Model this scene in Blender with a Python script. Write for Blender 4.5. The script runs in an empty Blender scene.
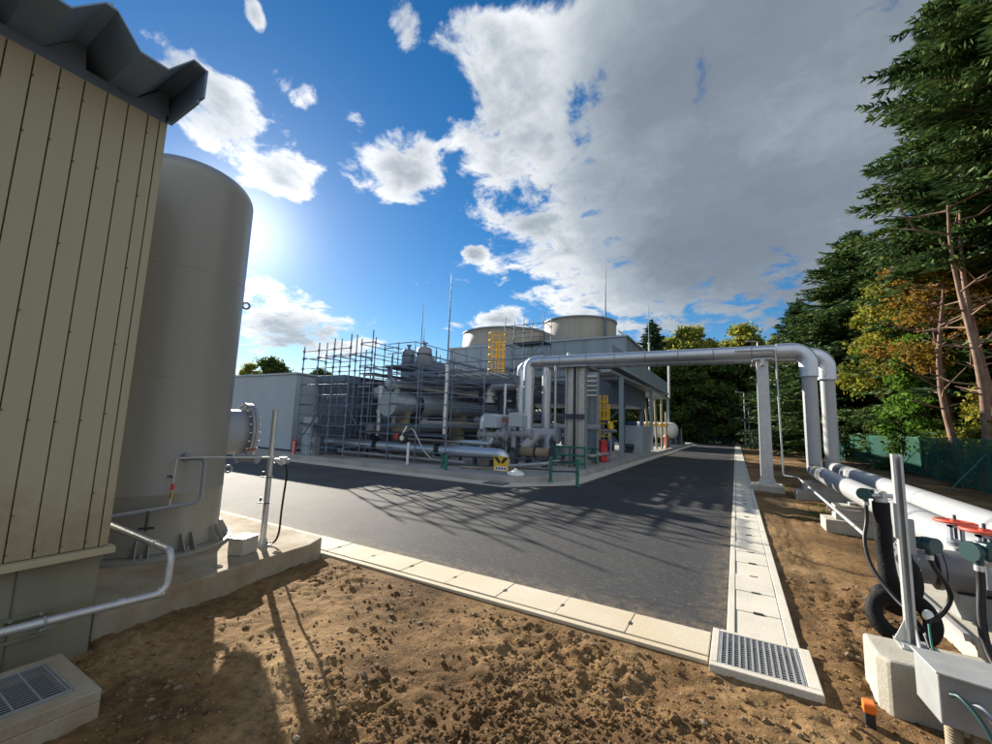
import bpy, bmesh, math, random
import numpy as np
from mathutils import Vector, Matrix, Quaternion

S = bpy.context.scene
COL = S.collection
R = math.radians
PI = math.pi
rng = np.random.default_rng(7)
random.seed(7)

# ---------------------------------------------------------------- camera
cam_d = bpy.data.cameras.new("camera")
cam = bpy.data.objects.new("camera", cam_d)
COL.objects.link(cam)
S.camera = cam
cam_d.sensor_width = 36.0
cam_d.sensor_fit = 'HORIZONTAL'
cam_d.lens = 36.0 * 414.95 / 992.0
cam_d.clip_start = 0.05
cam_d.clip_end = 3000.0
PITCH, ROLL, YAW = 0.12284, 0.033825, 0.524147
fw = Vector((-math.sin(YAW) * math.cos(PITCH), math.cos(YAW) * math.cos(PITCH), math.sin(PITCH)))
rt0 = Vector((math.cos(YAW), math.sin(YAW), 0.0))
up0 = rt0.cross(fw)
rt = rt0 * math.cos(ROLL) + up0 * math.sin(ROLL)
up = -rt0 * math.sin(ROLL) + up0 * math.cos(ROLL)
mw = Matrix.Identity(4)
for i in range(3):
    mw[i][0], mw[i][1], mw[i][2] = rt[i], up[i], -fw[i]
mw[2][3] = 1.65
cam.matrix_world = mw

# ---------------------------------------------------------------- light
SUN_AZ, SUN_EL = R(-63.6), R(21.3)
sun_dir = Vector((math.sin(SUN_AZ) * math.cos(SUN_EL), math.cos(SUN_AZ) * math.cos(SUN_EL), math.sin(SUN_EL)))
sun_d = bpy.data.lights.new("sun", 'SUN')
sun_d.energy = 5.0
sun_d.angle = R(0.5)
sun_d.color = (1.0, 0.92, 0.79)
sun = bpy.data.objects.new("sun", sun_d)
COL.objects.link(sun)
sun.rotation_euler = sun_dir.to_track_quat('Z', 'Y').to_euler()

S.view_settings.view_transform = 'Standard'
S.view_settings.look = 'None'
S.view_settings.gamma = 1.0
S.view_settings.exposure = 1.2
S.view_settings.use_curve_mapping = False

# ---------------------------------------------------------------- sky
W = bpy.data.worlds.new("World")
S.world = W
W.use_nodes = True
wt = W.node_tree
wt.nodes.clear()


def wn(kind, **kw):
    n = wt.nodes.new(kind)
    for k, v in kw.items():
        setattr(n, k, v)
    return n


def wl(a, b):
    wt.links.new(a, b)


def wmath(op, a, b=None, c=None, clamp=False):
    n = wn('ShaderNodeMath', operation=op, use_clamp=clamp)
    for i, x in enumerate((a, b, c)):
        if x is None:
            continue
        if isinstance(x, (int, float)):
            n.inputs[i].default_value = x
        else:
            wl(x, n.inputs[i])
    return n.outputs[0]


def wvec(op, a, b):
    n = wn('ShaderNodeVectorMath', operation=op)
    for i, x in enumerate((a, b)):
        if isinstance(x, (tuple, list)):
            n.inputs[i].default_value = x
        else:
            wl(x, n.inputs[i])
    return n.outputs['Value'] if op == 'DOT_PRODUCT' else n.outputs['Vector']


def wramp(x, a, b, c=0.0, d=1.0, kind='SMOOTHSTEP'):
    n = wn('ShaderNodeMapRange', interpolation_type=kind, clamp=True) if kind != 'LINEAR' else wn('ShaderNodeMapRange', clamp=True)
    wl(x, n.inputs[0])
    for i, v in zip((1, 2, 3, 4), (a, b, c, d)):
        n.inputs[i].default_value = v
    return n.outputs[0]


tc = wn('ShaderNodeTexCoord')
D = tc.outputs['Generated']
sky = wn('ShaderNodeTexSky', sky_type='NISHITA', sun_disc=False)
sky.sun_elevation = SUN_EL
sky.sun_rotation = SUN_AZ
sky.altitude = 200.0
sky.air_density = 1.0
sky.dust_density = 0.12
sky.ozone_density = 3.2
# cloud banks: centre direction, the two half axes (already inverted), weight
BANKS = [(0.0803, 0.8480, 0.5228, 1.95, 0.36, -0.45, 0.012, 1.65, -2.72, 1.15), (-0.3463, 0.7036, 0.6204, 5.2018, 2.6213, -0.0497, -1.3069, 3.0236, -4.3357, 1.0), (-0.3, 0.8533, 0.4265, 5.0389, 1.9194, -0.2177, -0.98, 3.0419, -6.8757, 0.95), (-0.1525, 0.9257, 0.3461, 4.0071, 0.8798, -0.3364, -0.4219, 2.1004, -5.9102, 1.0), (-0.399, 0.588, 0.7036, 7.3063, 4.3928, 0.4672, -4.6277, 8.0943, -9.4727, 0.8), (-0.0308, 0.7134, 0.7001, 2.3757, 0.7704, -0.4739, -0.6618, 7.2216, -7.4916, 1.0), (-0.7727, 0.3519, 0.5283, 6.5325, 8.6505, 3.7035, -5.9384, 4.3865, -11.6778, 0.95), (-0.7615, 0.4309, 0.4842, 7.1322, 8.9562, 3.1635, -6.4816, 5.6787, -15.2971, 0.95), (-0.7768, 0.2749, 0.5665, 10.0632, 13.7945, 7.0479, -10.6048, 6.5567, -17.7712, 0.8), (-0.6892, 0.4018, 0.603, 14.8613, 15.8611, 6.388, -14.881, 12.6076, -25.4413, 0.7), (-0.6002, 0.5959, 0.5335, 7.4084, 6.1545, 1.4201, -4.2915, 5.5973, -11.1479, 0.95), (-0.6343, 0.5117, 0.5794, 23.5443, 21.7067, 6.59, -14.23, 15.5019, -29.2947, 0.65), (-0.5106, 0.7677, 0.3871, 24.3321, 15.4184, 1.5122, -7.2759, 14.1152, -37.613, 1.0), (-0.4697, 0.8467, 0.2502, 10.2427, 5.5866, 0.3295, -2.8148, 7.0589, -29.1911, 0.95), (-0.5786, 0.7843, 0.224, 26.3463, 18.9007, 1.8623, -6.6548, 14.6507, -68.4971, 0.8), (-0.8231, 0.5336, 0.1945, 3.9634, 5.6486, 0.9145, -1.803, 2.7746, -15.2784, 0.85), (-0.78, 0.6048, 0.1609, 5.0668, 6.2393, 0.8029, -2.5369, 5.1183, -31.5419, 0.8), (-0.8426, 0.4784, 0.2474, 6.4782, 10.2067, 2.1439, -4.1189, 4.9347, -23.6011, 0.8), (-0.4975, 0.4875, 0.7175, 22.2299, 16.3384, 4.3046, -9.4442, 11.7419, -14.5795, 0.8), (-0.6753, 0.3211, 0.664, 42.5728, 44.8377, 21.6031, -22.5339, 16.2908, -30.8181, 0.7), (-0.4933, 0.5583, 0.6671, 26.3036, 18.5848, 3.8942, -9.387, 13.1959, -18.03, 0.6), (0.0497, 0.9722, 0.2289, 9.707, -0.1929, -1.0077, -0.8326, 7.1685, -30.2763, 0.8), (-0.3529, 0.9055, 0.2358, 8.0085, 3.1447, -0.0145, -1.5242, 4.7846, -20.6778, 0.7)]
mask = None
for b in BANKS:
    e = wvec('SUBTRACT', D, b[0:3])
    a1 = wvec('DOT_PRODUCT', e, b[3:6])
    a2 = wvec('DOT_PRODUCT', e, b[6:9])
    q = wmath('ADD', wmath('MULTIPLY', a1, a1), wmath('MULTIPLY', a2, a2))
    m = wramp(q, 1.9, 0.0, 0.0, b[9], 'LINEAR')
    mask = m if mask is None else wmath('MAXIMUM', mask, m)
# unseen bright cloud, added behind the viewer to fill the shade
back = wvec('DOT_PRODUCT', D, tuple(Vector((0.78, -0.58, 0.22)).normalized()))
mask = wmath('MAXIMUM', mask, wmath('MULTIPLY', wramp(back, 0.12, 0.55), 1.1))
# flat cloud layer coordinates
sx = wn('ShaderNodeSeparateXYZ')
wl(D, sx.inputs[0])
den = wmath('MAXIMUM', wmath('ADD', sx.outputs[2], 0.22), 0.05)
cb = wn('ShaderNodeCombineXYZ')
wl(wmath('DIVIDE', sx.outputs[0], den), cb.inputs[0])
wl(wmath('DIVIDE', sx.outputs[1], den), cb.inputs[1])


def wnoise(scale, detail, rough=0.55, off=(0, 0, 0), dist=0.0):
    ad = wvec('ADD', cb.outputs[0], off)
    n = wn('ShaderNodeTexNoise')
    n.inputs['Scale'].default_value = scale
    n.inputs['Detail'].default_value = detail
    n.inputs['Roughness'].default_value = rough
    n.inputs['Distortion'].default_value = dist
    wl(ad, n.inputs['Vector'])
    return n.outputs[0]


n1 = wnoise(6.0, 12.0, 0.63, (3.1, 0.4, 0.0), 0.3)
n2 = wnoise(1.7, 5.0, 0.5, (0.7, 5.2, 0.0))
n3 = wnoise(13.0, 9.0, 0.66, (8.7, 1.2, 0.0), 0.5)
# nearness to the sun
sd = wvec('DOT_PRODUCT', D, tuple(sun_dir))
sd = wmath('MAXIMUM', sd, 0.0)
dens = wmath('ADD', wmath('MULTIPLY', mask, 0.95), wmath('MULTIPLY', wmath('SUBTRACT', n1, 0.5), 2.2))
cover = wramp(dens, 0.40, 0.74)
thick = wramp(wmath('ADD', wmath('ADD', wmath('MULTIPLY', mask, 0.95), wmath('MULTIPLY', wmath('SUBTRACT', n1, 0.5), 0.9)), wmath('MULTIPLY', wmath('SUBTRACT', n2, 0.5), 1.7)), 0.42, 1.20)
puff = wramp(n3, 0.30, 0.72)
# the far bank to the right lies in its own shade: thick and grey
grey_zone = wvec('DOT_PRODUCT', D, tuple(Vector((0.16, 0.83, 0.53)).normalized()))
grey_zone = wramp(grey_zone, 0.82, 0.965)
body = wmath('MAXIMUM', wmath('MULTIPLY', thick, 0.62), wmath('MULTIPLY', grey_zone, wmath('ADD', 0.30, wmath('MULTIPLY', n2, 1.15))), None)
body = wmath('SUBTRACT', body, wmath('MULTIPLY', puff, 0.10), clamp=True)
cr = wn('ShaderNodeValToRGB')
cr.color_ramp.elements[0].position = 0.0
cr.color_ramp.elements[0].color = (0.80, 0.82, 0.84, 1)
e = cr.color_ramp.elements.new(0.45)
e.color = (0.36, 0.41, 0.46, 1)
e = cr.color_ramp.elements.new(0.8)
e.color = (0.205, 0.24, 0.285, 1)
cr.color_ramp.elements[-1].color = (0.175, 0.205, 0.25, 1)
wl(body, cr.inputs[0])
# forward scattering makes clouds and haze bright round the sun
glow_c = wmath('ADD', wmath('ADD', 1.0, wmath('MULTIPLY', wramp(back, 0.15, 0.7), 0.38)), wmath('MULTIPLY', wmath('POWER', sd, 40.0), 0.25))  # also lifts the added cloud behind the viewer as fill light
cs = wn('ShaderNodeVectorMath', operation='SCALE')
wl(cr.outputs[0], cs.inputs[0])
wl(glow_c, cs.inputs['Scale'])
aur = wmath('ADD', wmath('MULTIPLY', wmath('POWER', sd, 220.0), 0.40), wmath('MULTIPLY', wmath('POWER', sd, 30.0), 0.025))
SKY_K = 0.054
ss = wn('ShaderNodeVectorMath', operation='SCALE')
hs = wn('ShaderNodeHueSaturation')
hs.inputs['Saturation'].default_value = 1.32
wl(sky.outputs[0], hs.inputs['Color'])
wl(hs.outputs[0], ss.inputs[0])
ss.inputs['Scale'].default_value = 1.0
au = wn('ShaderNodeVectorMath', operation='SCALE')
au.inputs[0].default_value = (1.0, 0.96, 0.88)
wl(aur, au.inputs['Scale'])
bg1 = wn('ShaderNodeBackground')
bg1.inputs[1].default_value = SKY_K
wl(ss.outputs[0], bg1.inputs[0])
bg2 = wn('ShaderNodeBackground')
bg2.inputs[1].default_value = 0.54
wl(cs.outputs[0], bg2.inputs[0])
bg3 = wn('ShaderNodeBackground')
bg3.inputs[1].default_value = 0.8
wl(au.outputs[0], bg3.inputs[0])
mixs = wn('ShaderNodeMixShader')
wl(wmath('MULTIPLY', cover, 0.97), mixs.inputs[0])
wl(bg1.outputs[0], mixs.inputs[1])
wl(bg2.outputs[0], mixs.inputs[2])
adds = wn('ShaderNodeAddShader')
wl(mixs.outputs[0], adds.inputs[0])
wl(bg3.outputs[0], adds.inputs[1])
wo = wn('ShaderNodeOutputWorld')
wl(adds.outputs[0], wo.inputs[0])
W.cycles.sampling_method = 'MANUAL'
W.cycles.sample_map_resolution = 512

# ---------------------------------------------------------------- materials
MATS = {}


def mat(name, col, rough=0.6, metal=0.0, var=0.12, scale=6.0, bump=0.0, bscale=40.0, col2=None, spec=0.5, streak=False, fine=0.0):
    m = bpy.data.materials.new(name)
    m.use_nodes = True
    t = m.node_tree
    p = t.nodes['Principled BSDF']
    p.inputs['Roughness'].default_value = rough
    p.inputs['Metallic'].default_value = metal
    p.inputs['Specular IOR Level'].default_value = spec
    geo = t.nodes.new('ShaderNodeNewGeometry')
    mp = t.nodes.new('ShaderNodeMapping')
    t.links.new(geo.outputs['Position'], mp.inputs[0])
    if streak:
        mp.inputs['Scale'].default_value = (1.0, 1.0, 0.12)
    n = t.nodes.new('ShaderNodeTexNoise')
    n.inputs['Scale'].default_value = scale
    n.inputs['Detail'].default_value = 6.0
    n.inputs['Roughness'].default_value = 0.62
    t.links.new(mp.outputs[0], n.inputs['Vector'])
    rp = t.nodes.new('ShaderNodeValToRGB')
    c = np.array(col)
    d = np.array(col2) if col2 is not None else c * (1 - var)
    l = c * (1 + var) if col2 is None else c
    rp.color_ramp.elements[0].position = 0.32
    rp.color_ramp.elements[0].color = (*d, 1)
    rp.color_ramp.elements[1].position = 0.68
    rp.color_ramp.elements[1].color = (*np.clip(l, 0, 1), 1)
    t.links.new(n.outputs[0], rp.inputs[0])
    out = rp.outputs[0]
    if fine:
        n2 = t.nodes.new('ShaderNodeTexNoise')
        n2.inputs['Scale'].default_value = bscale
        n2.inputs['Detail'].default_value = 3.0
        t.links.new(geo.outputs['Position'], n2.inputs['Vector'])
        mr = t.nodes.new('ShaderNodeMapRange')
        mr.inputs[1].default_value = 0.3
        mr.inputs[2].default_value = 0.7
        mr.inputs[3].default_value = 1 - fine
        mr.inputs[4].default_value = 1 + fine
        t.links.new(n2.outputs[0], mr.inputs[0])
        sc = t.nodes.new('ShaderNodeVectorMath')
        sc.operation = 'SCALE'
        t.links.new(out, sc.inputs[0])
        t.links.new(mr.outputs[0], sc.inputs['Scale'])
        out = sc.outputs[0]
    t.links.new(out, p.inputs['Base Color'])
    # roughness follows the same wear
    rr = t.nodes.new('ShaderNodeMapRange')
    rr.inputs[3].default_value = min(1, rough * 1.15)
    rr.inputs[4].default_value = rough * 0.85
    t.links.new(n.outputs[0], rr.inputs[0])
    t.links.new(rr.outputs[0], p.inputs['Roughness'])
    if bump:
        n3 = t.nodes.new('ShaderNodeTexNoise')
        n3.inputs['Scale'].default_value = bscale
        n3.inputs['Detail'].default_value = 4.0
        t.links.new(geo.outputs['Position'], n3.inputs['Vector'])
        b = t.nodes.new('ShaderNodeBump')
        b.inputs['Strength'].default_value = bump
        b.inputs['Distance'].default_value = 0.01
        t.links.new(n3.outputs[0], b.inputs['Height'])
        t.links.new(b.outputs[0], p.inputs['Normal'])
    MATS[name] = m
    return m


mat('concrete', (0.40, 0.375, 0.31), 0.85, var=0.16, scale=3.0, bump=0.25, bscale=60, fine=0.08)
mat('slab_concrete', (0.34, 0.33, 0.31), 0.85, var=0.2, scale=1.2, bump=0.25, bscale=40, fine=0.08)
mat('gutter_concrete', (0.56, 0.52, 0.44), 0.85, var=0.12, scale=1.6, bump=0.2, bscale=70, fine=0.10)
mat('stained_concrete', (0.36, 0.32, 0.24), 0.92, col2=(0.24, 0.175, 0.10), scale=2.6, bump=0.3, bscale=50, fine=0.08)
mat('beige_panel', (0.335, 0.305, 0.205), 0.45, var=0.07, scale=0.9, streak=True, bump=0.10, bscale=2.2)
mat('beige_trim', (0.38, 0.335, 0.215), 0.5, var=0.07, scale=3)
mat('plinth_paint', (0.20, 0.19, 0.13), 0.6, var=0.12, scale=2.5, streak=True)
mat('roof_steel', (0.17, 0.265, 0.40), 0.5, var=0.1, scale=2)
mat('seam_dark', (0.10, 0.10, 0.075), 0.7)
mat('tank_paint', (0.265, 0.258, 0.228), 0.32, var=0.06, scale=1.4, streak=True)
mat('galvanised', (0.50, 0.51, 0.51), 0.45, metal=0.55, var=0.12, scale=14)
mat('galvanised_dull', (0.30, 0.315, 0.32), 0.55, metal=0.35, var=0.12, scale=8)
mat('aluminium', (0.57, 0.60, 0.645), 0.40, metal=0.75, var=0.06, scale=2.5)  # slight blue cast: lens flare over the plant put into the colour
mat('grey_paint', (0.26, 0.285, 0.32), 0.45, var=0.07, scale=2)  # the blue in this grey imitates lens flare over the plant
mat('white_paint', (0.74, 0.74, 0.72), 0.4, var=0.05, scale=2)
mat('jacket_grey', (0.15, 0.155, 0.165), 0.5, metal=0.2, var=0.1, scale=4)
mat('pipe_white', (0.375, 0.38, 0.39), 0.40, metal=0.12, var=0.06, scale=2.0)
mat('blue_steel', (0.15, 0.195, 0.26), 0.5, metal=0.3, var=0.15, scale=3)  # lightened and blued to imitate veiling glare
mat('dark_steel', (0.05, 0.06, 0.075), 0.5, metal=0.3, var=0.2, scale=5)
mat('rack_steel', (0.12, 0.155, 0.215), 0.55, var=0.15, scale=4)  # raised towards blue, with the flare veil painted into the tone
mat('box_cladding', (0.37, 0.425, 0.48), 0.5, var=0.05, scale=0.8)  # bluish part of the tone stands in for lens flare
mat('louvre', (0.105, 0.135, 0.185), 0.55, var=0.12, scale=3)  # lighter and bluer than the slats: veiling glare put into the colour
mat('tower_grey', (0.27, 0.335, 0.385), 0.6, var=0.10, scale=1.0, streak=True)  # grey shifted to blue to imitate the flare veil
mat('stack_tan', (0.37, 0.34, 0.28), 0.65, var=0.10, scale=1.5, streak=True)
mat('yellow', (0.78, 0.48, 0.03), 0.5, var=0.1, scale=4)
mat('red', (0.50, 0.03, 0.03), 0.45, var=0.1, scale=5)
mat('red_wheel', (0.62, 0.09, 0.05), 0.5, var=0.15, scale=20)
mat('orange', (0.80, 0.17, 0.015), 0.45, var=0.08, scale=20)
mat('black_rubber', (0.009, 0.009, 0.010), 0.42, spec=0.3, var=0.2, scale=30)
mat('black_foam', (0.008, 0.008, 0.009), 0.7, spec=0.2, var=0.25, scale=18, bump=0.5, bscale=55)
mat('black', (0.02, 0.02, 0.022), 0.5, var=0.2)
mat('teal', (0.006, 0.042, 0.045), 0.45, var=0.15, scale=20)
mat('green_paint', (0.015, 0.16, 0.11), 0.5, var=0.15, scale=8)
mat('brass', (0.45, 0.33, 0.14), 0.4, metal=0.8, var=0.1)
mat('blue_paint', (0.025, 0.07, 0.20), 0.5, var=0.1)
mat('bark', (0.12, 0.075, 0.05), 0.9, col2=(0.05, 0.032, 0.024), scale=3.5, bump=0.6, bscale=14)
mat('pale_bark', (0.28, 0.185, 0.13), 0.9, col2=(0.14, 0.075, 0.05), scale=2.5, bump=0.5, bscale=12)
mat('gutter_warm', (0.56, 0.51, 0.405), 0.85, col2=(0.51, 0.415, 0.275), scale=0.9, bump=0.2, bscale=70, fine=0.08)
mat('stone', (0.24, 0.185, 0.12), 0.85, col2=(0.13, 0.09, 0.055), scale=9.0, bump=0.3, bscale=60)
mat('brown_roof', (0.22, 0.09, 0.05), 0.7)
mat('white_mark', (0.75, 0.75, 0.73), 0.5, var=0.04)
mat('drain_dark', (0.02, 0.02, 0.02), 0.9)


# soil splashed on the foot of the cladding and run-off streaks below the fixings
t = MATS['beige_panel'].node_tree
P_ = t.nodes['Principled BSDF']
old = P_.inputs['Base Color'].links[0].from_socket
geo = t.nodes.new('ShaderNodeNewGeometry')
sp_ = t.nodes.new('ShaderNodeSeparateXYZ')
t.links.new(geo.outputs['Position'], sp_.inputs[0])
nz = t.nodes.new('ShaderNodeTexNoise')
nz.inputs['Scale'].default_value = 7.0
nz.inputs['Detail'].default_value = 8.0
nz.inputs['Roughness'].default_value = 0.7
t.links.new(geo.outputs['Position'], nz.inputs['Vector'])
ma = t.nodes.new('ShaderNodeMath')
ma.operation = 'MULTIPLY_ADD'
t.links.new(nz.outputs[0], ma.inputs[0])
ma.inputs[1].default_value = -1.3
t.links.new(sp_.outputs[2], ma.inputs[2])
mr_ = t.nodes.new('ShaderNodeMapRange')
mr_.inputs[1].default_value = 0.50
mr_.inputs[2].default_value = 0.02
mr_.inputs[3].default_value = 0.0
mr_.inputs[4].default_value = 0.5
t.links.new(ma.outputs[0], mr_.inputs[0])
mx_ = t.nodes.new('ShaderNodeMix')
mx_.data_type = 'RGBA'
t.links.new(mr_.outputs[0], mx_.inputs[0])
t.links.new(old, mx_.inputs[6])
mx_.inputs[7].default_value = (0.17, 0.11, 0.055, 1)
t.links.new(mx_.outputs[2], P_.inputs['Base Color'])


def leaf_mat(name, cols, trans=0.35, rough=0.6):
    m = bpy.data.materials.new(name)
    m.use_nodes = True
    t = m.node_tree
    p = t.nodes['Principled BSDF']
    geo = t.nodes.new('ShaderNodeNewGeometry')
    n = t.nodes.new('ShaderNodeTexNoise')
    n.inputs['Scale'].default_value = 0.55
    n.inputs['Detail'].default_value = 3
    t.links.new(geo.outputs['Position'], n.inputs['Vector'])
    mx = t.nodes.new('ShaderNodeMath')
    mx.operation = 'MULTIPLY_ADD'
    t.links.new(geo.outputs['Random Per Island'], mx.inputs[0])
    mx.inputs[1].default_value = 0.55
    sb = t.nodes.new('ShaderNodeMath')
    sb.operation = 'MULTIPLY_ADD'
    t.links.new(n.outputs[0], sb.inputs[0])
    sb.inputs[1].default_value = 1.3
    sb.inputs[2].default_value = -0.42
    t.links.new(sb.outputs[0], mx.inputs[2])
    rp = t.nodes.new('ShaderNodeValToRGB')
    k = len(cols)
    while len(rp.color_ramp.elements) < k:
        rp.color_ramp.elements.new(0.5)
    for i, c in enumerate(cols):
        rp.color_ramp.elements[i].position = i / (k - 1)
        rp.color_ramp.elements[i].color = (*c, 1)
    t.links.new(mx.outputs[0], rp.inputs[0])
    t.links.new(rp.outputs[0], p.inputs['Base Color'])
    p.inputs['Roughness'].default_value = rough
    p.inputs['Specular IOR Level'].default_value = 0.12
    tr = t.nodes.new('ShaderNodeBsdfTranslucent')
    t.links.new(rp.outputs[0], tr.inputs[0])
    ms = t.nodes.new('ShaderNodeMixShader')
    ms.inputs[0].default_value = trans
    t.links.new(p.outputs[0], ms.inputs[1])
    t.links.new(tr.outputs[0], ms.inputs[2])
    t.links.new(ms.outputs[0], t.nodes['Material Output'].inputs[0])
    MATS[name] = m
    return m


leaf_mat('needles', [(0.018, 0.046, 0.020), (0.058, 0.115, 0.036), (0.17, 0.22, 0.06)], 0.25)
leaf_mat('needles_far', [(0.016, 0.042, 0.026), (0.035, 0.075, 0.035), (0.07, 0.12, 0.045)], 0.2)
leaf_mat('leaves_green', [(0.03, 0.08, 0.014), (0.09, 0.19, 0.022), (0.18, 0.29, 0.04)], 0.45)
leaf_mat('leaves_yellow', [(0.055, 0.09, 0.016), (0.20, 0.22, 0.03), (0.44, 0.34, 0.05)], 0.45)
leaf_mat('leaves_orange', [(0.08, 0.09, 0.015), (0.26, 0.16, 0.025), (0.38, 0.16, 0.03)], 0.45)
leaf_mat('leaves_far', [(0.07, 0.11, 0.025), (0.25, 0.28, 0.05), (0.50, 0.44, 0.08)], 0.55)
leaf_mat('leaves_dark', [(0.028, 0.06, 0.018), (0.07, 0.12, 0.028), (0.18, 0.21, 0.045)], 0.35)

# green wind-break netting
m = mat('green_net', (0.012, 0.125, 0.088), 0.7, var=0.25, scale=1.2)
t = m.node_tree
tp = t.nodes.new('ShaderNodeBsdfTransparent')
tl = t.nodes.new('ShaderNodeBsdfTranslucent')
tl.inputs[0].default_value = (0.015, 0.15, 0.10, 1)
mx1 = t.nodes.new('ShaderNodeMixShader')
mx1.inputs[0].default_value = 0.35
mx2 = t.nodes.new('ShaderNodeMixShader')
mx2.inputs[0].default_value = 0.38
t.links.new(t.nodes['Principled BSDF'].outputs[0], mx1.inputs[1])
t.links.new(tl.outputs[0], mx1.inputs[2])
t.links.new(mx1.outputs[0], mx2.inputs[1])
t.links.new(tp.outputs[0], mx2.inputs[2])
t.links.new(mx2.outputs[0], t.nodes['Material Output'].inputs[0])
# ---------------------------------------------------------------- mesh helpers
LOC = {}


def frame(axis):
    a = Vector(axis).normalized()
    h = Vector((0, 0, 1)) if abs(a.z) < 0.9 else Vector((1, 0, 0))
    u = a.cross(h).normalized()
    return a, u, a.cross(u).normalized()


class MB:
    def __init__(s):
        s.v, s.f, s.sm = [], [], []
        s.pc, s.n, s.depth = [], 0, 0

    def add(s, vs, fs, smooth=False):
        o = len(s.v)
        s.v += [tuple(v) for v in vs]
        s.f += [tuple(i + o for i in f) for f in fs]
        s.sm += [smooth] * len(fs)
        if s.depth == 0:
            s.n += 1
        s.pc += [s.n] * len(fs)
        return s

    def bx(s, x0, x1, y0, y1, z0, z1):
        vs = [(x, y, z) for z in (z0, z1) for y in (y0, y1) for x in (x0, x1)]
        return s.add(vs, [(0, 2, 3, 1), (4, 5, 7, 6), (0, 1, 5, 4), (2, 6, 7, 3), (0, 4, 6, 2), (1, 3, 7, 5)])

    def obx(s, c, ux, uy, uz):
        c, ux, uy, uz = map(Vector, (c, ux, uy, uz))
        vs = [c + ux * a + uy * b + uz * d for d in (-1, 1) for b in (-1, 1) for a in (-1, 1)]
        fs = [(0, 2, 3, 1), (4, 5, 7, 6), (0, 1, 5, 4), (2, 6, 7, 3), (0, 4, 6, 2), (1, 3, 7, 5)]
        if ux.cross(uy).dot(uz) < 0:
            fs = [f[::-1] for f in fs]
        return s.add(vs, fs)

    def bar(s, p0, p1, w, h=None):
        p0, p1 = Vector(p0), Vector(p1)
        a, u, w2 = frame(p1 - p0)
        h = h or w
        return s.obx((p0 + p1) / 2, (p1 - p0) / 2, u * w / 2, w2 * h / 2)

    def lathe(s, c, axis, prof, n=24, capa=True, capb=True, smooth=True):
        c = Vector(c)
        a, u, w = frame(axis)
        vs, fs = [], []
        for r, h in prof:
            for k in range(n):
                t = 2 * PI * k / n
                vs.append(c + a * h + (u * math.cos(t) + w * math.sin(t)) * r)
        for i in range(len(prof) - 1):
            for k in range(n):
                k2 = (k + 1) % n
                fs.append((i * n + k, i * n + k2, (i + 1) * n + k2, (i + 1) * n + k))
        s.add(vs, fs, smooth)
        if capa:
            s.add(vs[:n], [tuple(range(n))[::-1]])
        if capb:
            s.add(vs[-n:], [tuple(range(n))])
        return s

    def cyl(s, p0, p1, r, r1=None, n=16, cap=True):
        p0, p1 = Vector(p0), Vector(p1)
        L = (p1 - p0).length
        return s.lathe(p0, p1 - p0, [(r, 0), (r if r1 is None else r1, L)], n, cap, cap)

    def disc(s, c, axis, r, t, n=24):
        a = Vector(axis).normalized()
        return s.cyl(Vector(c) - a * t / 2, Vector(c) + a * t / 2, r, n=n)

    def tube(s, pts, r, n=10, cap=True):
        P = [Vector(p) for p in pts]
        rs = r if isinstance(r, (list, tuple)) else [r] * len(P)
        tg = []
        for i in range(len(P)):
            d = (P[min(i + 1, len(P) - 1)] - P[max(i - 1, 0)])
            tg.append(d.normalized() if d.length > 1e-9 else Vector((0, 0, 1)))
        a, u, w = frame(tg[0])
        vs, fs = [], []
        for i, p in enumerate(P):
            if i:
                q = tg[i - 1].rotation_difference(tg[i])
                u = q @ u
            w = tg[i].cross(u).normalized()
            for k in range(n):
                t = 2 * PI * k / n
                vs.append(p + (u * math.cos(t) + w * math.sin(t)) * rs[i])
        for i in range(len(P) - 1):
            for k in range(n):
                k2 = (k + 1) % n
                fs.append((i * n + k, i * n + k2, (i + 1) * n + k2, (i + 1) * n + k))
        s.add(vs, fs, True)
        if cap:
            s.add(vs[:n], [tuple(range(n))[::-1]])
            s.add(vs[-n:], [tuple(range(n))])
        return s

    def pipe(s, pts, r, bend=0.1, n=12, seg=6):
        return s.tube(rounded(pts, bend, seg), r, n)

    def torus(s, c, axis, R_, r, n=20, m=8):
        c = Vector(c)
        a, u, w = frame(axis)
        vs, fs = [], []
        for i in range(n):
            t = 2 * PI * i / n
            d = u * math.cos(t) + w * math.sin(t)
            for j in range(m):
                q = 2 * PI * j / m
                vs.append(c + d * (R_ + r * math.cos(q)) + a * r * math.sin(q))
        for i in range(n):
            for j in range(m):
                fs.append((i * m + j, ((i + 1) % n) * m + j, ((i + 1) % n) * m + (j + 1) % m, i * m + (j + 1) % m))
        return s.add(vs, fs, True)

    def prism(s, poly, ext):
        P = [Vector(p) for p in poly]
        e = Vector(ext)
        n = len(P)
        nrm = Vector((0, 0, 0))
        for i in range(n):
            nrm += P[i].cross(P[(i + 1) % n])
        if nrm.dot(e) > 0:
            P = P[::-1]
        vs = P + [p + e for p in P]
        fs = [tuple(range(n)), tuple(range(2 * n - 1, n - 1, -1))]
        for i in range(n):
            j = (i + 1) % n
            fs.append((i, i + n, j + n, j))
        return s.add(vs, fs)

    def build(s, name, m, parent=None, bevel=0.0, origin=None):
        if name in SINGLE and parent is not None and len(set(s.pc)) > 1:
            first = None
            pcs = np.array(s.pc)
            for p in sorted(set(s.pc)):
                q = MB()
                ids = np.nonzero(pcs == p)[0]
                remap = {}
                for i in ids:
                    for k in s.f[i]:
                        if k not in remap:
                            remap[k] = len(q.v)
                            q.v.append(s.v[k])
                    q.f.append(tuple(remap[k] for k in s.f[i]))
                    q.sm.append(s.sm[i])
                    q.pc.append(0)
                ob = q.build(SINGLE[name], m, parent, bevel)
                first = first or ob
            return first
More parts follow.
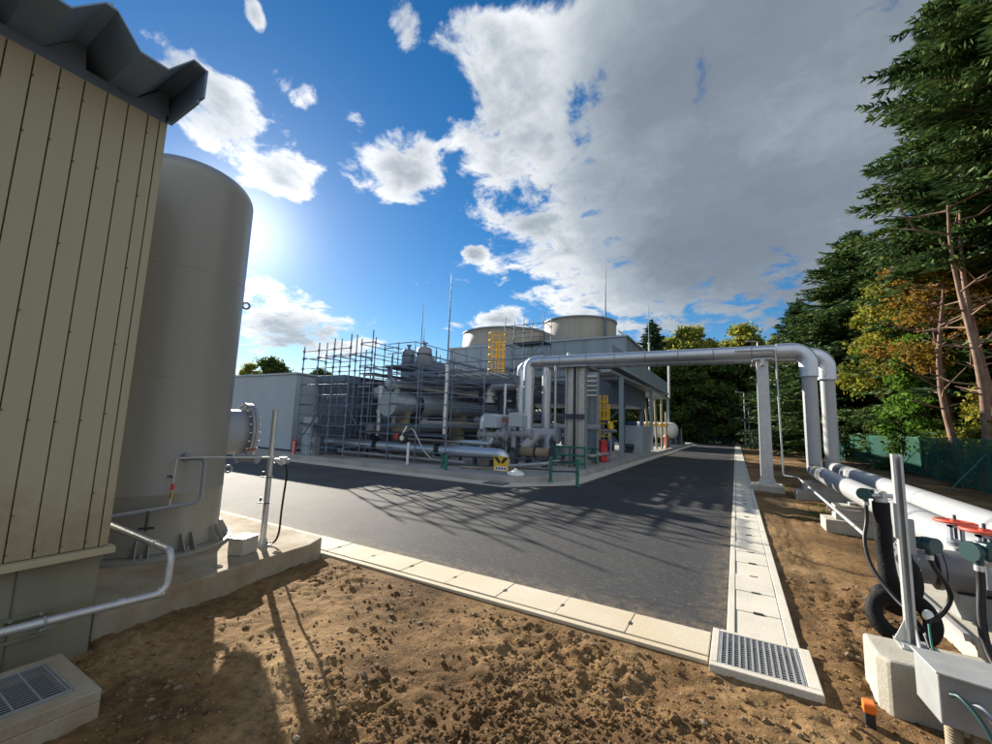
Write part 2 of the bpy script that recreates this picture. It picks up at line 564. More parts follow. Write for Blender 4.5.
        me = bpy.data.meshes.new(name)
        if parent is not None:
            o0 = LOC[parent.name]
        elif origin is not None:
            o0 = Vector(origin)
        else:
            a = np.array(s.v)
            o0 = Vector((float(a[:, 0].mean()), float(a[:, 1].mean()), float(a[:, 2].min())))
        me.from_pydata([tuple(Vector(v) - o0) for v in s.v], [], s.f)
        me.polygons.foreach_set('use_smooth', s.sm)
        me.materials.append(MATS[m] if isinstance(m, str) else m)
        me.update()
        ob = bpy.data.objects.new(name, me)
        COL.objects.link(ob)
        if parent is not None:
            ob.parent = parent
        else:
            ob.location = o0
        LOC[ob.name] = o0
        if bevel:
            b = ob.modifiers.new('bevel', 'BEVEL')
            b.width = bevel
            b.segments = 2
            b.limit_method = 'ANGLE'
            b.angle_limit = R(40)
        return ob


# parts made of several like pieces become one object per piece
SINGLE = {n: n for n in ('flange', 'coupling', 'saddle', 'stand', 'clamp_plate', 'gauge', 'beam', 'brace', 'ledger', 'column', 'rung', 'batten',
                         'bolt', 'screw', 'weld_seam', 'wheel', 'hose_clip', 'bracket', 'joint_band', 'jacket_seam', 'rail_socket', 'lower_rail', 'upper_rail', 'louvre', 'window')}
SINGLE.update({'bolts': 'bolt', 'screws': 'screw', 'ledgers': 'ledger', 'braces': 'brace', 'beams': 'beam', 'rungs': 'ladder_rung', 'small_pipes': 'small_pipe',
               'handrail': 'handrail', 'bars': 'railing_bar', 'posts': 'post', 'bracing': 'brace', 'layers': 'layer', 'casing_ribs': 'casing_rib', 'roof_bolts': 'roof_bolt',
               'rail': 'rail', 'paint_mark': 'paint_mark', 'branches': 'branch'})


def _solo(fn):
    def g(s, *a, **k):
        if s.depth == 0:
            s.n += 1
        s.depth += 1
        try:
            return fn(s, *a, **k)
        finally:
            s.depth -= 1
    return g


for _n in ('bx', 'obx', 'bar', 'lathe', 'cyl', 'disc', 'tube', 'pipe', 'torus', 'prism'):
    setattr(MB, _n, _solo(getattr(MB, _n)))


def rounded(pts, bend, seg=6):
    P = [Vector(p) for p in pts]
    out = [P[0]]
    for i in range(1, len(P) - 1):
        a, b, c = P[i - 1], P[i], P[i + 1]
        d1, d2 = (a - b), (c - b)
        L = min(bend, d1.length * 0.49, d2.length * 0.49)
        p, q = b + d1.normalized() * L, b + d2.normalized() * L
        ang = d1.angle(d2)
        # circular arc approximated by a rational quadratic
        wgt = math.sin(ang / 2)
        for k in range(seg + 1):
            t = k / seg
            den_ = (1 - t) ** 2 + 2 * wgt * t * (1 - t) + t * t
            out.append((p * (1 - t) ** 2 + b * 2 * wgt * t * (1 - t) + q * t * t) / den_)
    out.append(P[-1])
    return out


def spline(pts, seg=8):
    P = [Vector(p) for p in pts]
    P = [P[0] * 2 - P[1]] + P + [P[-1] * 2 - P[-2]]
    out = []
    for i in range(1, len(P) - 2):
        for k in range(seg):
            t = k / seg
            a, b, c, d = P[i - 1], P[i], P[i + 1], P[i + 2]
            out.append(0.5 * ((2 * b) + (c - a) * t + (2 * a - 5 * b + 4 * c - d) * t * t + (3 * b - a - 3 * c + d) * t ** 3))
    out.append(P[-2])
    return out


def tag(o, label=None, cat=None, group=None, kind=None):
    if label:
        o['label'] = label
    if cat:
        o['category'] = cat
    if group:
        o['group'] = group
    if kind:
        o['kind'] = kind
    return o


def thing(name, label, cat, loc, group=None):
    o = bpy.data.objects.new(name, None)
    o.empty_display_size = 0.2
    COL.objects.link(o)
    o.location = loc
    LOC[o.name] = Vector(loc)
    return tag(o, label, cat, group)


def copy_tree(o, loc, scale=1.0, rotz=0.0, label=None):
    c = o.copy()
    COL.objects.link(c)
    c.location = loc
    c.scale = (scale, scale, scale) if isinstance(scale, (int, float)) else scale
    c.rotation_euler = (0, 0, rotz)
    if label:
        c['label'] = label
    for ch in list(o.children):
        d = ch.copy()
        COL.objects.link(d)
        d.parent = c
        for g in list(ch.children):
            e_ = g.copy()
            COL.objects.link(e_)
            e_.parent = d
    return c


def np_obj(name, V, F, m, parent=None, loc=None, smooth=False):
    """V (n,3) array, F (k,4) or (k,3) array"""
    me = bpy.data.meshes.new(name)
    F = np.asarray(F)
    k = F.shape[1]
    me.vertices.add(len(V))
    me.vertices.foreach_set('co', np.asarray(V, dtype=np.float32).ravel())
    me.loops.add(F.size)
    me.loops.foreach_set('vertex_index', F.astype(np.int32).ravel())
    me.polygons.add(len(F))
    me.polygons.foreach_set('loop_start', np.arange(0, F.size, k, dtype=np.int32))
    me.polygons.foreach_set('loop_total', np.full(len(F), k, dtype=np.int32))
    me.polygons.foreach_set('use_smooth', np.full(len(F), smooth))
    me.materials.append(MATS[m] if isinstance(m, str) else m)
    me.update(calc_edges=True)
    me.validate()
    ob = bpy.data.objects.new(name, me)
    COL.objects.link(ob)
    if parent is not None:
        ob.parent = parent
        LOC[ob.name] = LOC[parent.name]
    else:
        ob.location = loc or (0, 0, 0)
        LOC[ob.name] = Vector(loc or (0, 0, 0))
    return ob


def vnoise(x, y, seed=0):
    xi = np.floor(x).astype(np.int64)
    yi = np.floor(y).astype(np.int64)
    xf, yf = x - xi, y - yi
    xf = xf * xf * (3 - 2 * xf)
    yf = yf * yf * (3 - 2 * yf)

    def h(a, b):
        n = (a * 374761393 + b * 668265263 + seed * 974634777) & 0x7fffffff
        n = ((n ^ (n >> 13)) * 1274126177) & 0x7fffffff
        return ((n ^ (n >> 16)) & 0xffff) / 65535.0
    return (h(xi, yi) * (1 - xf) * (1 - yf) + h(xi + 1, yi) * xf * (1 - yf) + h(xi, yi + 1) * (1 - xf) * yf + h(xi + 1, yi + 1) * xf * yf) - 0.5


def fbm(x, y, f, octs=4, seed=0, gain=0.5):
    a, out = 1.0, 0
    for i in range(octs):
        out = out + a * vnoise(x * f + 17.3 * i, y * f - 9.1 * i, seed + i)
        f *= 2.03
        a *= gain
    return out
# ---------------------------------------------------------------- ground
def steps(lo, hi, fine, lo_far, hi_far, grow=1.09):
    a = list(np.arange(lo, hi + 1e-6, fine))
    d, x, right = fine, a[-1], []
    while x < hi_far:
        d *= grow
        x += d
        right.append(x)
    d, x, left = fine, a[0], []
    while x > lo_far:
        d *= grow
        x -= d
        left.append(x)
    return np.array(left[::-1] + a + right)


gx = steps(-4.4, 2.9, 0.024, -900, 900, 1.075)
gy = steps(1.0, 5.6, 0.024, -300, 1500, 1.06)
GX, GY = np.meshgrid(gx, gy)


def ground_z(X, Y):
    z = -0.030 + 0.075 * fbm(X, Y, 0.7, 2, 3) + 0.034 * fbm(X, Y, 2.6, 3, 11)
    near = np.exp(-((np.maximum(0, np.hypot(X, Y - 3) - 3.5)) / 6.0) ** 2)
    lump = fbm(X, Y, 9.0, 4, 21, 0.6)
    rough_zone = np.clip(0.55 + 1.6 * fbm(X, Y, 0.8, 2, 41), 0.15, 1.3)
    z = z + near * rough_zone * (0.042 * lump + 0.030 * np.abs(fbm(X, Y, 26.0, 3, 31)))
    # wheel ruts beside the road
    z = z - 0.02 * np.exp(-((X - 0.85) / 0.12) ** 2) * (Y > 4) * (Y < 14)
    # packed against the kerbs
    dk = np.minimum(np.abs(Y - 3.56), np.where(Y > 3.5, np.abs(X - 0.38), 9))
    z = np.where(dk < 0.25, z * (dk / 0.25) - 0.012 * (1 - dk / 0.25), z)
    z = np.minimum(z, 0.06)
    under = ((Y > 3.62) & (X < 0.30) & (Y < 80) & (X > -60)) | ((X < -4.25) & (X > -12) & (Y > 1.3) & (Y < 3.7))
    under |= (X < -3.97) & (Y < 1.35) & (X > -12)
    under |= (X > -0.2) & (X < 0.36) & (Y > 3.58) & (Y < 4.2)
    return np.where(under, -0.16, z)


GZ = ground_z(GX, GY)
nx, ny = len(gx), len(gy)
idx = np.arange(nx * ny).reshape(ny, nx)
Fq = np.stack([idx[:-1, :-1], idx[:-1, 1:], idx[1:, 1:], idx[1:, :-1]], -1).reshape(-1, 4)

m = bpy.data.materials.new('soil')
m.use_nodes = True
MATS['soil'] = m
t = m.node_tree
P_ = t.nodes['Principled BSDF']
P_.inputs['Roughness'].default_value = 0.95
P_.inputs['Specular IOR Level'].default_value = 0.15
geo = t.nodes.new('ShaderNodeNewGeometry')


def tnoise(t, vec, scale, detail, rough=0.6, dist=0.0):
    n = t.nodes.new('ShaderNodeTexNoise')
    n.inputs['Scale'].default_value = scale
    n.inputs['Detail'].default_value = detail
    n.inputs['Roughness'].default_value = rough
    n.inputs['Distortion'].default_value = dist
    t.links.new(vec, n.inputs['Vector'])
    return n.outputs[0]


def tramp(t, x, stops):
    r = t.nodes.new('ShaderNodeValToRGB')
    while len(r.color_ramp.elements) < len(stops):
        r.color_ramp.elements.new(0.5)
    for e_, (p, c) in zip(r.color_ramp.elements, stops):
        e_.position = p
        e_.color = (*c, 1) if len(c) == 3 else c
    t.links.new(x, r.inputs[0])
    return r.outputs[0]


def tmix(t, f, a, b, mode='MIX'):
    n = t.nodes.new('ShaderNodeMix')
    n.data_type = 'RGBA'
    n.blend_type = mode
    if isinstance(f, (int, float)):
        n.inputs[0].default_value = f
    else:
        t.links.new(f, n.inputs[0])
    for i, v in ((6, a), (7, b)):
        if isinstance(v, tuple):
            n.inputs[i].default_value = (*v, 1)
        else:
            t.links.new(v, n.inputs[i])
    return n.outputs[2]


pos = geo.outputs['Position']
a_ = tramp(t, tnoise(t, pos, 0.9, 6, 0.6, 0.3), [(0.30, (0.098, 0.056, 0.025)), (0.48, (0.195, 0.115, 0.050)), (0.70, (0.32, 0.21, 0.102))])
b_ = tramp(t, tnoise(t, pos, 14.0, 6, 0.7), [(0.28, (0.45, 0.42, 0.40)), (0.5, (0.95, 0.95, 0.95)), (0.72, (1.35, 1.3, 1.25))])
c_ = tmix(t, 1.0, a_, b_, 'MULTIPLY')
# pale crumbs and grit
v = t.nodes.new('ShaderNodeTexVoronoi')
v.inputs['Scale'].default_value = 55
t.links.new(pos, v.inputs['Vector'])
vs_ = t.nodes.new('ShaderNodeSeparateColor')
t.links.new(v.outputs['Color'], vs_.inputs[0])
gt = tramp(t, vs_.outputs[0], [(0.80, (0, 0, 0)), (0.90, (1, 1, 1))])
g2 = tramp(t, v.outputs['Distance'], [(0.25, (1, 1, 1)), (0.42, (0, 0, 0))])
gm = tmix(t, 1.0, gt, g2, 'MULTIPLY')
# drier sandy strips and damp dark patches
pt = tramp(t, tnoise(t, pos, 0.38, 4, 0.55, 0.6), [(0.36, (0.55, 0.52, 0.50)), (0.52, (1, 1, 1)), (0.66, (1.30, 1.34, 1.40))])
c_ = tmix(t, 1.0, c_, pt, 'MULTIPLY')
c_ = tmix(t, gm, c_, (0.30, 0.22, 0.13))
t.links.new(c_, P_.inputs['Base Color'])
bp = t.nodes.new('ShaderNodeBump')
bp.inputs['Strength'].default_value = 0.9
bp.inputs['Distance'].default_value = 0.02
hh = t.nodes.new('ShaderNodeMath')
hh.operation = 'ADD'
t.links.new(tnoise(t, pos, 38, 6, 0.68), hh.inputs[0])
t.links.new(gm, hh.inputs[1])
hm = t.nodes.new('ShaderNodeMath')
hm.operation = 'MULTIPLY_ADD'
t.links.new(gm, hm.inputs[0])
hm.inputs[1].default_value = 0.25
t.links.new(tnoise(t, pos, 38, 6, 0.68), hm.inputs[2])
t.links.new(hm.outputs[0], bp.inputs['Height'])
t.links.new(bp.outputs[0], P_.inputs['Normal'])

gr = np_obj('ground', np.stack([GX, GY, GZ], -1).reshape(-1, 3), Fq, 'soil', smooth=True)
tag(gr, kind='structure')

# ---------------------------------------------------------------- road
m = bpy.data.materials.new('asphalt')
m.use_nodes = True
MATS['asphalt'] = m
t = m.node_tree
P_ = t.nodes['Principled BSDF']
geo = t.nodes.new('ShaderNodeNewGeometry')
pos = geo.outputs['Position']
a_ = tramp(t, tnoise(t, pos, 0.55, 5, 0.6, 0.4), [(0.33, (0.033, 0.035, 0.039)), (0.66, (0.056, 0.057, 0.060))])
sp = tramp(t, tnoise(t, pos, 75, 4, 0.8), [(0.35, (0.55, 0.55, 0.55)), (0.62, (1.2, 1.2, 1.2)), (0.74, (2.4, 2.35, 2.25))])
c_ = tmix(t, 1.0, a_, sp, 'MULTIPLY')
vv = t.nodes.new('ShaderNodeTexVoronoi')
vv.inputs['Scale'].default_value = 34
t.links.new(pos, vv.inputs['Vector'])
vc = t.nodes.new('ShaderNodeSeparateColor')
t.links.new(vv.outputs['Color'], vc.inputs[0])
fl = tramp(t, vc.outputs[0], [(0.80, (0, 0, 0)), (0.97, (0.75, 0.75, 0.75))])
fd = tramp(t, vv.outputs['Distance'], [(0.18, (1, 1, 1)), (0.40, (0, 0, 0))])
c_ = tmix(t, tmix(t, 1.0, fl, fd, 'MULTIPLY'), c_, (0.16, 0.158, 0.15))
# scuffs dragged across the new surface
mp = t.nodes.new('ShaderNodeMapping')
mp.inputs['Rotation'].default_value = (0, 0, R(24))
mp.inputs['Scale'].default_value = (1.6, 3.6, 1)
t.links.new(pos, mp.inputs[0])
sc = tramp(t, tnoise(t, mp.outputs[0], 5.5, 9, 0.78), [(0.53, (0, 0, 0)), (0.66, (0.60, 0.60, 0.60))])
c_ = tmix(t, sc, c_, (0.15, 0.145, 0.135))
# a few darker oil stains and joints of the paving strips
st = tramp(t, tnoise(t, pos, 0.9, 3, 0.5, 1.2), [(0.66, (1, 1, 1)), (0.72, (0.62, 0.62, 0.63))])
c_ = tmix(t, 1.0, c_, st, 'MULTIPLY')
# paler towards the left branch: sun glare put into the colour
sxp = t.nodes.new('ShaderNodeSeparateXYZ')
t.links.new(pos, sxp.inputs[0])
mrx = t.nodes.new('ShaderNodeMapRange')
mrx.inputs[1].default_value = -3.2
mrx.inputs[2].default_value = -7.0
t.links.new(sxp.outputs[0], mrx.inputs[0])
glare_f = t.nodes.new('ShaderNodeMath')
glare_f.operation = 'MULTIPLY'
t.links.new(mrx.outputs[0], glare_f.inputs[0])
glare_noise = t.nodes.new('ShaderNodeMapRange')
glare_noise.inputs[1].default_value = 0.35
glare_noise.inputs[2].default_value = 0.7
glare_noise.inputs[3].default_value = 0.25
glare_noise.inputs[4].default_value = 0.7
t.links.new(tnoise(t, pos, 1.1, 6, 0.65), glare_noise.inputs[0])
t.links.new(glare_noise.outputs[0], glare_f.inputs[1])
c_ = tmix(t, glare_f.outputs[0], c_, (0.125, 0.12, 0.112))
# sand blown against the gutters
def near_edge(sock, a, b):
    q = t.nodes.new('ShaderNodeMapRange')
    q.inputs[1].default_value = a
    q.inputs[2].default_value = b
    t.links.new(sock, q.inputs[0])
    return q.outputs[0]


ed = t.nodes.new('ShaderNodeMath')
ed.operation = 'MAXIMUM'
t.links.new(near_edge(sxp.outputs[0], -0.42, -0.12), ed.inputs[0])
t.links.new(near_edge(sxp.outputs[1], 4.42, 4.05), ed.inputs[1])
en = t.nodes.new('ShaderNodeMath')
en.operation = 'MULTIPLY'
t.links.new(ed.outputs[0], en.inputs[0])
t.links.new(tramp(t, tnoise(t, pos, 9.0, 7, 0.75), [(0.42, (0, 0, 0)), (0.62, (0.8, 0.8, 0.8))]), en.inputs[1])
c_ = tmix(t, en.outputs[0], c_, (0.20, 0.155, 0.10))
t.links.new(c_, P_.inputs['Base Color'])
P_.inputs['Roughness'].default_value = 0.82
P_.inputs['Specular IOR Level'].default_value = 0.22
bp = t.nodes.new('ShaderNodeBump')
bp.inputs['Strength'].default_value = 0.55
bp.inputs['Distance'].default_value = 0.006
t.links.new(tnoise(t, pos, 110, 3, 0.7), bp.inputs['Height'])
t.links.new(bp.outputs[0], P_.inputs['Normal'])

mb = MB()
mb.prism([(-60, 4.05, -0.12), (-0.125, 4.05, -0.12), (-0.125, 58.5, -0.12), (-14, 58.5, -0.12), (-14, 54, -0.12), (-3.9, 54, -0.12), (-3.9, 11.55, -0.12), (-5.3, 9.77, -0.12), (-60, 9.77, -0.12)], (0, 0, 0.12))
tag(mb.build('asphalt_road', 'asphalt', origin=(0, 0, 0)), kind='structure')

# kerb gutter round the plant slab and the slab itself
mb = MB()
outer = [(-60, 9.77), (-5.3, 9.77), (-3.9, 11.55), (-3.9, 54)]
inner = [(-60, 10.2), (-5.5, 10.2), (-4.3, 11.75), (-4.3, 54)]
for i in range(3):
    a, b, c, d = outer[i], outer[i + 1], inner[i + 1], inner[i]
    mb.prism([(*a, -0.13), (*b, -0.13), (*c, -0.13), (*d, -0.13)], (0, 0, 0.17))
tag(mb.build('kerb_gutter', 'gutter_concrete', origin=(-5, 10, 0)), kind='structure')
mb = MB()
mb.prism([(-60, 10.2, -0.13), (-5.5, 10.2, -0.13), (-4.3, 11.75, -0.13), (-4.3, 54, -0.13), (-60, 54, -0.13)], (0, 0, 0.33))
tag(mb.build('plant_slab', 'slab_concrete', origin=(-5, 10, 0), bevel=0.015), kind='structure')

# concrete drain channel along the right of the road: lips and separate lids
LID = 0.555
mb = MB()
y = 4.13
k = 0
while y < 58:
    y2 = min(y + LID * (4 if y > 14 else 1), 58.2)
    dz = 0.004 * ((k * 7) % 3 - 1)
    mb.bx(-0.054, 0.296, y + 0.002, y2 - 0.002, -0.1, 0.014 + dz)
    y = y2
    k += 1
lid_run = mb
mb.bx(-0.118, -0.058, 4.13, 58.2, -0.12, 0.02)
mb.bx(0.300, 0.375, 4.13, 58.2, -0.12, 0.018)
pav = mb.build('road_gutter', 'gutter_concrete', origin=(0, 6, 0), bevel=0.006)
tag(pav, kind='structure')
mb = MB()
y = 4.13 + LID
while y < 14:
    mb.bx(0.085, 0.165, y - 0.016, y + 0.016, 0.0, 0.0196)
    y += LID
tag(mb.build('gutter_slots', 'drain_dark', origin=(0, 6, 0)), kind='structure')

# near gutter, running left from the corner
mb = MB()
x = -0.225
k = 0
while x > -14:
    x2 = x - 0.60
    mb.bx(x2 + 0.0007, x - 0.0007, 3.635, 4.045, -0.12, 0.018 + 0.003 * (k % 2))
    x = x2
    k += 1
mb.bx(-14, -0.225, 3.56, 3.628, -0.12, 0.012)
tag(mb.build('front_gutter', 'gutter_warm', origin=(-3, 3.8, 0), bevel=0.006), kind='structure')
mb = MB()
x = -0.225 - 0.6
while x > -9:
    mb.bx(x - 0.012, x + 0.012, 3.80, 3.85, 0.0, 0.0235)
    x -= 0.6
tag(mb.build('gutter_slots', 'drain_dark', origin=(-3, 3.8, 0)), kind='structure')

# pad under the tall tank
mb = MB()
mb.prism([(-4.10, 1.36, -0.16), (-4.27, 3.26, -0.16), (-4.42, 3.545, -0.16), (-14, 3.545, -0.16), (-14, 1.36, -0.16)], (0, 0, 0.36))
tag(mb.build('tank_pad', 'stained_concrete', origin=(-5, 2.4, 0), bevel=0.012), kind='structure')

# loose stones on the soil
def stone_mesh(n, xs, ys, ss):
    ico_v = []
    bm = bmesh.new()
    bmesh.ops.create_icosphere(bm, subdivisions=1, radius=1)
    bv = np.array([v.co[:] for v in bm.verts])
    bf = np.array([[q.index for q in f.verts] for f in bm.faces])
    bm.free()
    nv = len(bv)
    V = np.zeros((n, nv, 3))
    for i in range(n):
        s_ = ss[i] * np.array([1.0, rng.uniform(0.6, 1), rng.uniform(0.4, 0.75)])
        a = rng.uniform(0, 2 * PI)
        w = bv * (1 + rng.normal(0, 0.13, (nv, 1))) * s_
        ca, sa = math.cos(a), math.sin(a)
        w = np.stack([w[:, 0] * ca - w[:, 1] * sa, w[:, 0] * sa + w[:, 1] * ca, w[:, 2]], -1)
        V[i] = w
    z = ground_z(xs, ys)
    V[:, :, 0] += xs[:, None]
    V[:, :, 1] += ys[:, None]
    V[:, :, 2] += (z + ss * 0.10)[:, None]
    F = (bf[None] + (np.arange(n) * nv)[:, None, None]).reshape(-1, 3)
    return V.reshape(-1, 3), F


N = 9000
xs = rng.uniform(-3.9, 2.9, N)
ys = 1.0 + 10.5 * rng.random(N) ** 1.7
ok = ~(((ys > 3.5) & (xs < 0.44)) | ((xs < -2.98) & (ys < 1.15)))
clump = fbm(xs, ys, 1.3, 3, 77) + 0.45
ok &= rng.random(N) < np.clip(clump * 1.2, 0.05, 1)
xs, ys = xs[ok], ys[ok]
ss = 0.004 + 0.006 * rng.random(len(xs)) + 0.022 * rng.random(len(xs)) ** 9
V_, F_ = stone_mesh(len(xs), xs, ys, ss)
tag(np_obj('pebbles', V_, F_, 'stone', smooth=False), 'small pale stones and crumbs lying on the brown soil', 'gravel', kind='stuff')
N = 9000
xs = rng.uniform(-3.9, 2.6, N)
ys = 1.0 + 5.5 * rng.random(N) ** 1.4
ok = ~(((ys > 3.5) & (xs < 0.44)) | ((xs < -2.98) & (ys < 1.15)))
ok &= rng.random(N) < np.clip(0.35 + 1.6 * fbm(xs, ys, 0.8, 2, 41), 0.03, 1)
xs, ys = xs[ok], ys[ok]
ss = 0.007 + 0.010 * rng.random(len(xs)) + 0.022 * rng.random(len(xs)) ** 7
M_ = 5000
xc = rng.normal(-1.15, 0.85, M_)
yc = rng.normal(2.25, 0.55, M_)
kk = (yc > 1.0) & (yc < 3.5) & (xc > -3.0) & (xc < 1.2) & (rng.random(M_) < np.clip(0.5 + 2.2 * fbm(xc, yc, 1.6, 2, 91), 0.02, 1))
sc_ = 0.006 + 0.009 * rng.random(M_) + 0.018 * rng.random(M_) ** 5
xs, ys, ss = np.concatenate([xs, xc[kk]]), np.concatenate([ys, yc[kk]]), np.concatenate([ss, sc_[kk]])
V_, F_ = stone_mesh(len(xs), xs, ys, ss)
tag(np_obj('clods', V_, F_, 'soil', smooth=False), 'crumbling clods of brown earth on the dug ground', 'earth clods', kind='stuff')
# weeds by the pipe supports
N = 260
cx_ = np.concatenate([rng.normal(1.6, 0.22, 90), rng.normal(1.2, 0.12, 20), rng.normal(2.4, 0.4, 150)])
cy_ = np.concatenate([rng.normal(11.2, 0.7, 90), rng.normal(14.9, 0.5, 20), rng.normal(12.5, 1.6, 150)])
z0 = ground_z(cx_, cy_)
h_ = rng.uniform(0.03, 0.11, N)
an = rng.uniform(0, 2 * PI, N)
dx, dy = np.cos(an), np.sin(an)
ln = rng.uniform(0.02, 0.10, N)
V_ = np.zeros((N, 4, 3))
for j, (sx_, hz) in enumerate(((-1, 0), (1, 0), (0.4, 1), (-0.4, 1))):
    V_[:, j, 0] = cx_ - dy * 0.012 * sx_ + dx * ln * hz
    V_[:, j, 1] = cy_ + dx * 0.012 * sx_ + dy * ln * hz
    V_[:, j, 2] = z0 + h_ * hz
tag(np_obj('weeds', V_.reshape(-1, 3), np.arange(N * 4).reshape(-1, 4), 'leaves_green'), 'green weeds sprouting round the concrete pipe supports', 'weeds', kind='stuff')
# ---------------------------------------------------------------- clad building on the left
b = thing('clad_building', 'beige metal clad building with upright ribbed panels and folded plate roof', 'building', (-3.9, 0.4, 0))
BX, BY = -3.9, 1.32
mb = MB()
seams = [BY - 0.055] + [1.19 - 0.122 * k for k in range(34)]
ys_ = [BY] + seams + [-3.0]
for i in range(len(ys_) - 1):
    y1, y0 = ys_[i], ys_[i + 1]
    mb.bx(BX - 0.05, BX, y0 + 0.003, y1 - 0.003, 0.70, 3.955)
mb.bx(-9, BX - 0.06, BY - 0.06, BY - 0.002, 0.70, 3.955)
wall_ = mb.build('wall_panels', 'beige_panel', b, bevel=0.004)
mb = MB()
mb.bx(-8.98, BX - 0.03, -2.99, BY - 0.07, 0.70, 3.95)
mb.build('wall_core', 'seam_dark', b)
mb = MB()
for s_ in seams[1:10]:
    for zz in (0.745, 1.05, 1.62, 2.2, 2.78, 3.35, 3.80):
        if random.random() < 0.62:
            z2 = zz + random.uniform(-0.08, 0.08) if 0.8 < zz < 3.7 else zz
            mb.cyl((BX - 0.004, s_ + 0.006, z2), (BX + 0.007, s_ + 0.006, z2), 0.0055, n=7)
mb.build('screws', 'seam_dark', wall_)
mb = MB()
mb.prism([(BX - 0.04, -3, 0.655), (BX + 0.045, -3, 0.648), (BX + 0.045, -3, 0.690), (BX - 0.04, -3, 0.698)], (0, BY + 3.03, 0))
mb.build('base_sill', 'beige_trim', b, bevel=0.004)
mb = MB()
mb.bx(-9, BX - 0.055, -3, BY - 0.012, -0.1, 0.655)
mb.build('plinth', 'plinth_paint', b, bevel=0.01)
mb = MB()
mb.bx(BX - 0.0535, BX - 0.046, BY - 0.42, BY - 0.415, 0.0, 0.655)
mb.build('plinth_joint', 'seam_dark', b)
# folded plate roof: troughs and crests run outwards over the wall
prof = []
yy = 1.335
base = [(1.335, 4.01), (1.335, 4.225), (1.25, 4.245), (1.11, 4.05), (0.95, 4.05)]
prof = base[:]
for k in range(1, 9):
    o_ = 0.5 * k
    prof += [(1.31 - o_, 4.225), (1.25 - o_, 4.225), (1.11 - o_, 4.05), (0.95 - o_, 4.05)]
tk = 0.014
mb = MB()
top_ = [(y_, z_ + tk) for y_, z_ in prof]
for i in range(len(prof) - 1):
    (ya, za), (yb, zb) = prof[i], prof[i + 1]
    (yc, zc), (yd, zd) = top_[i], top_[i + 1]
    if i == 0:
        mb.bx(-9, -3.40, 1.335, 1.349, 4.01, 4.239)
        continue
    mb.prism([(-9, ya, za), (-9, yb, zb), (-9, yd, zd), (-9, yc, zc)], (5.6, 0, 0))
mb.build('roof_sheet', 'roof_steel', b)
mb = MB()
mb.bx(-9, BX - 0.035, -3, BY - 0.01, 3.957, 4.052)
for k in range(0, 9):
    o_ = 0.5 * k
    mb.prism([(BX - 0.035, 1.325 - o_ if k else 1.333, 4.052), (BX - 0.035, 1.31 - o_, 4.218), (BX - 0.035, 1.25 - o_, 4.218), (BX - 0.035, 1.118 - o_, 4.052)], (-0.02, 0, 0))
mb.build('eave_closer', 'blue_steel', b)
mb = MB()
mb.prism([(BX + 0.003, 1.322, 3.957), (-3.46, 1.322, 3.983), (-3.46, 1.322, 4.009), (BX + 0.003, 1.322, 4.009)], (0, 0.02, 0))
mb.build('end_flashing', 'roof_steel', b)
mb = MB()
for k in range(0, 9):
    mb.cyl((-3.42, 0.78 - 0.5 * (k - 1), 4.235), (-3.42, 0.78 - 0.5 * (k - 1), 4.262), 0.012, n=8)
mb.build('roof_bolts', 'galvanised_dull', b)
# bracket frame on the plinth
br = MB()
xb = BX - 0.053
br.bx(xb, xb + 0.02, 0.86, 1.08, 0.325, 0.345)
br.bx(xb, xb + 0.02, 0.86, 1.08, 0.195, 0.212)
br.bx(xb, xb + 0.02, 0.86, 0.876, 0.212, 0.325)
o = br.build('wall_bracket', 'plinth_paint', None)
tag(o, 'painted bracket frame bolted low on the plinth of the clad building', 'bracket')
mb = MB()
for y_ in (0.90, 1.035):
    mb.cyl((xb + 0.018, y_, 0.333), (xb + 0.034, y_, 0.333), 0.011, n=6)
mb.build('bolts', 'galvanised_dull', o)

# galvanised drain pipe round the corner of the building
t_ = thing('drain_pipe', 'galvanised pipe hugging the building plinth and bending up near the tank', 'pipe', (-3.72, 1.0, 0.34))
mb = MB()
mb.pipe([(-3.70, -1.5, 0.415), (-3.72, 0.3, 0.377), (-3.72, 1.635, 0.318), (-3.735, 1.65, 0.605), (-5.2, 1.65, 0.64)], 0.026, 0.075, 14, 7)
mb.build('pipe_run', 'galvanised', t_)
mb = MB()
mb.torus((-3.72, 1.0, 0.347), (0, 1, 0), 0.03, 0.006, 14, 6)
mb.obx((-3.79, 1.02, 0.305), (0.06, 0, 0), (0, 0.035, 0.006), (0, 0, 0.008))
mb.bx(-3.935, -3.79, 1.005, 1.035, 0.29, 0.31)
mb.build('pipe_clip', 'galvanised_dull', t_)
mb = MB()
for p_ in ((-3.725, 1.60, 0.32), (-3.725, 1.37, 0.33)):
    mb.cyl((p_[0], p_[1] - 0.022, p_[2]), (p_[0], p_[1] + 0.022, p_[2]), 0.030, n=14)
mb.cyl((-4.0, 1.65, 0.612), (-4.05, 1.65, 0.613), 0.031, n=14)
mb.build('coupling', 'galvanised', t_)

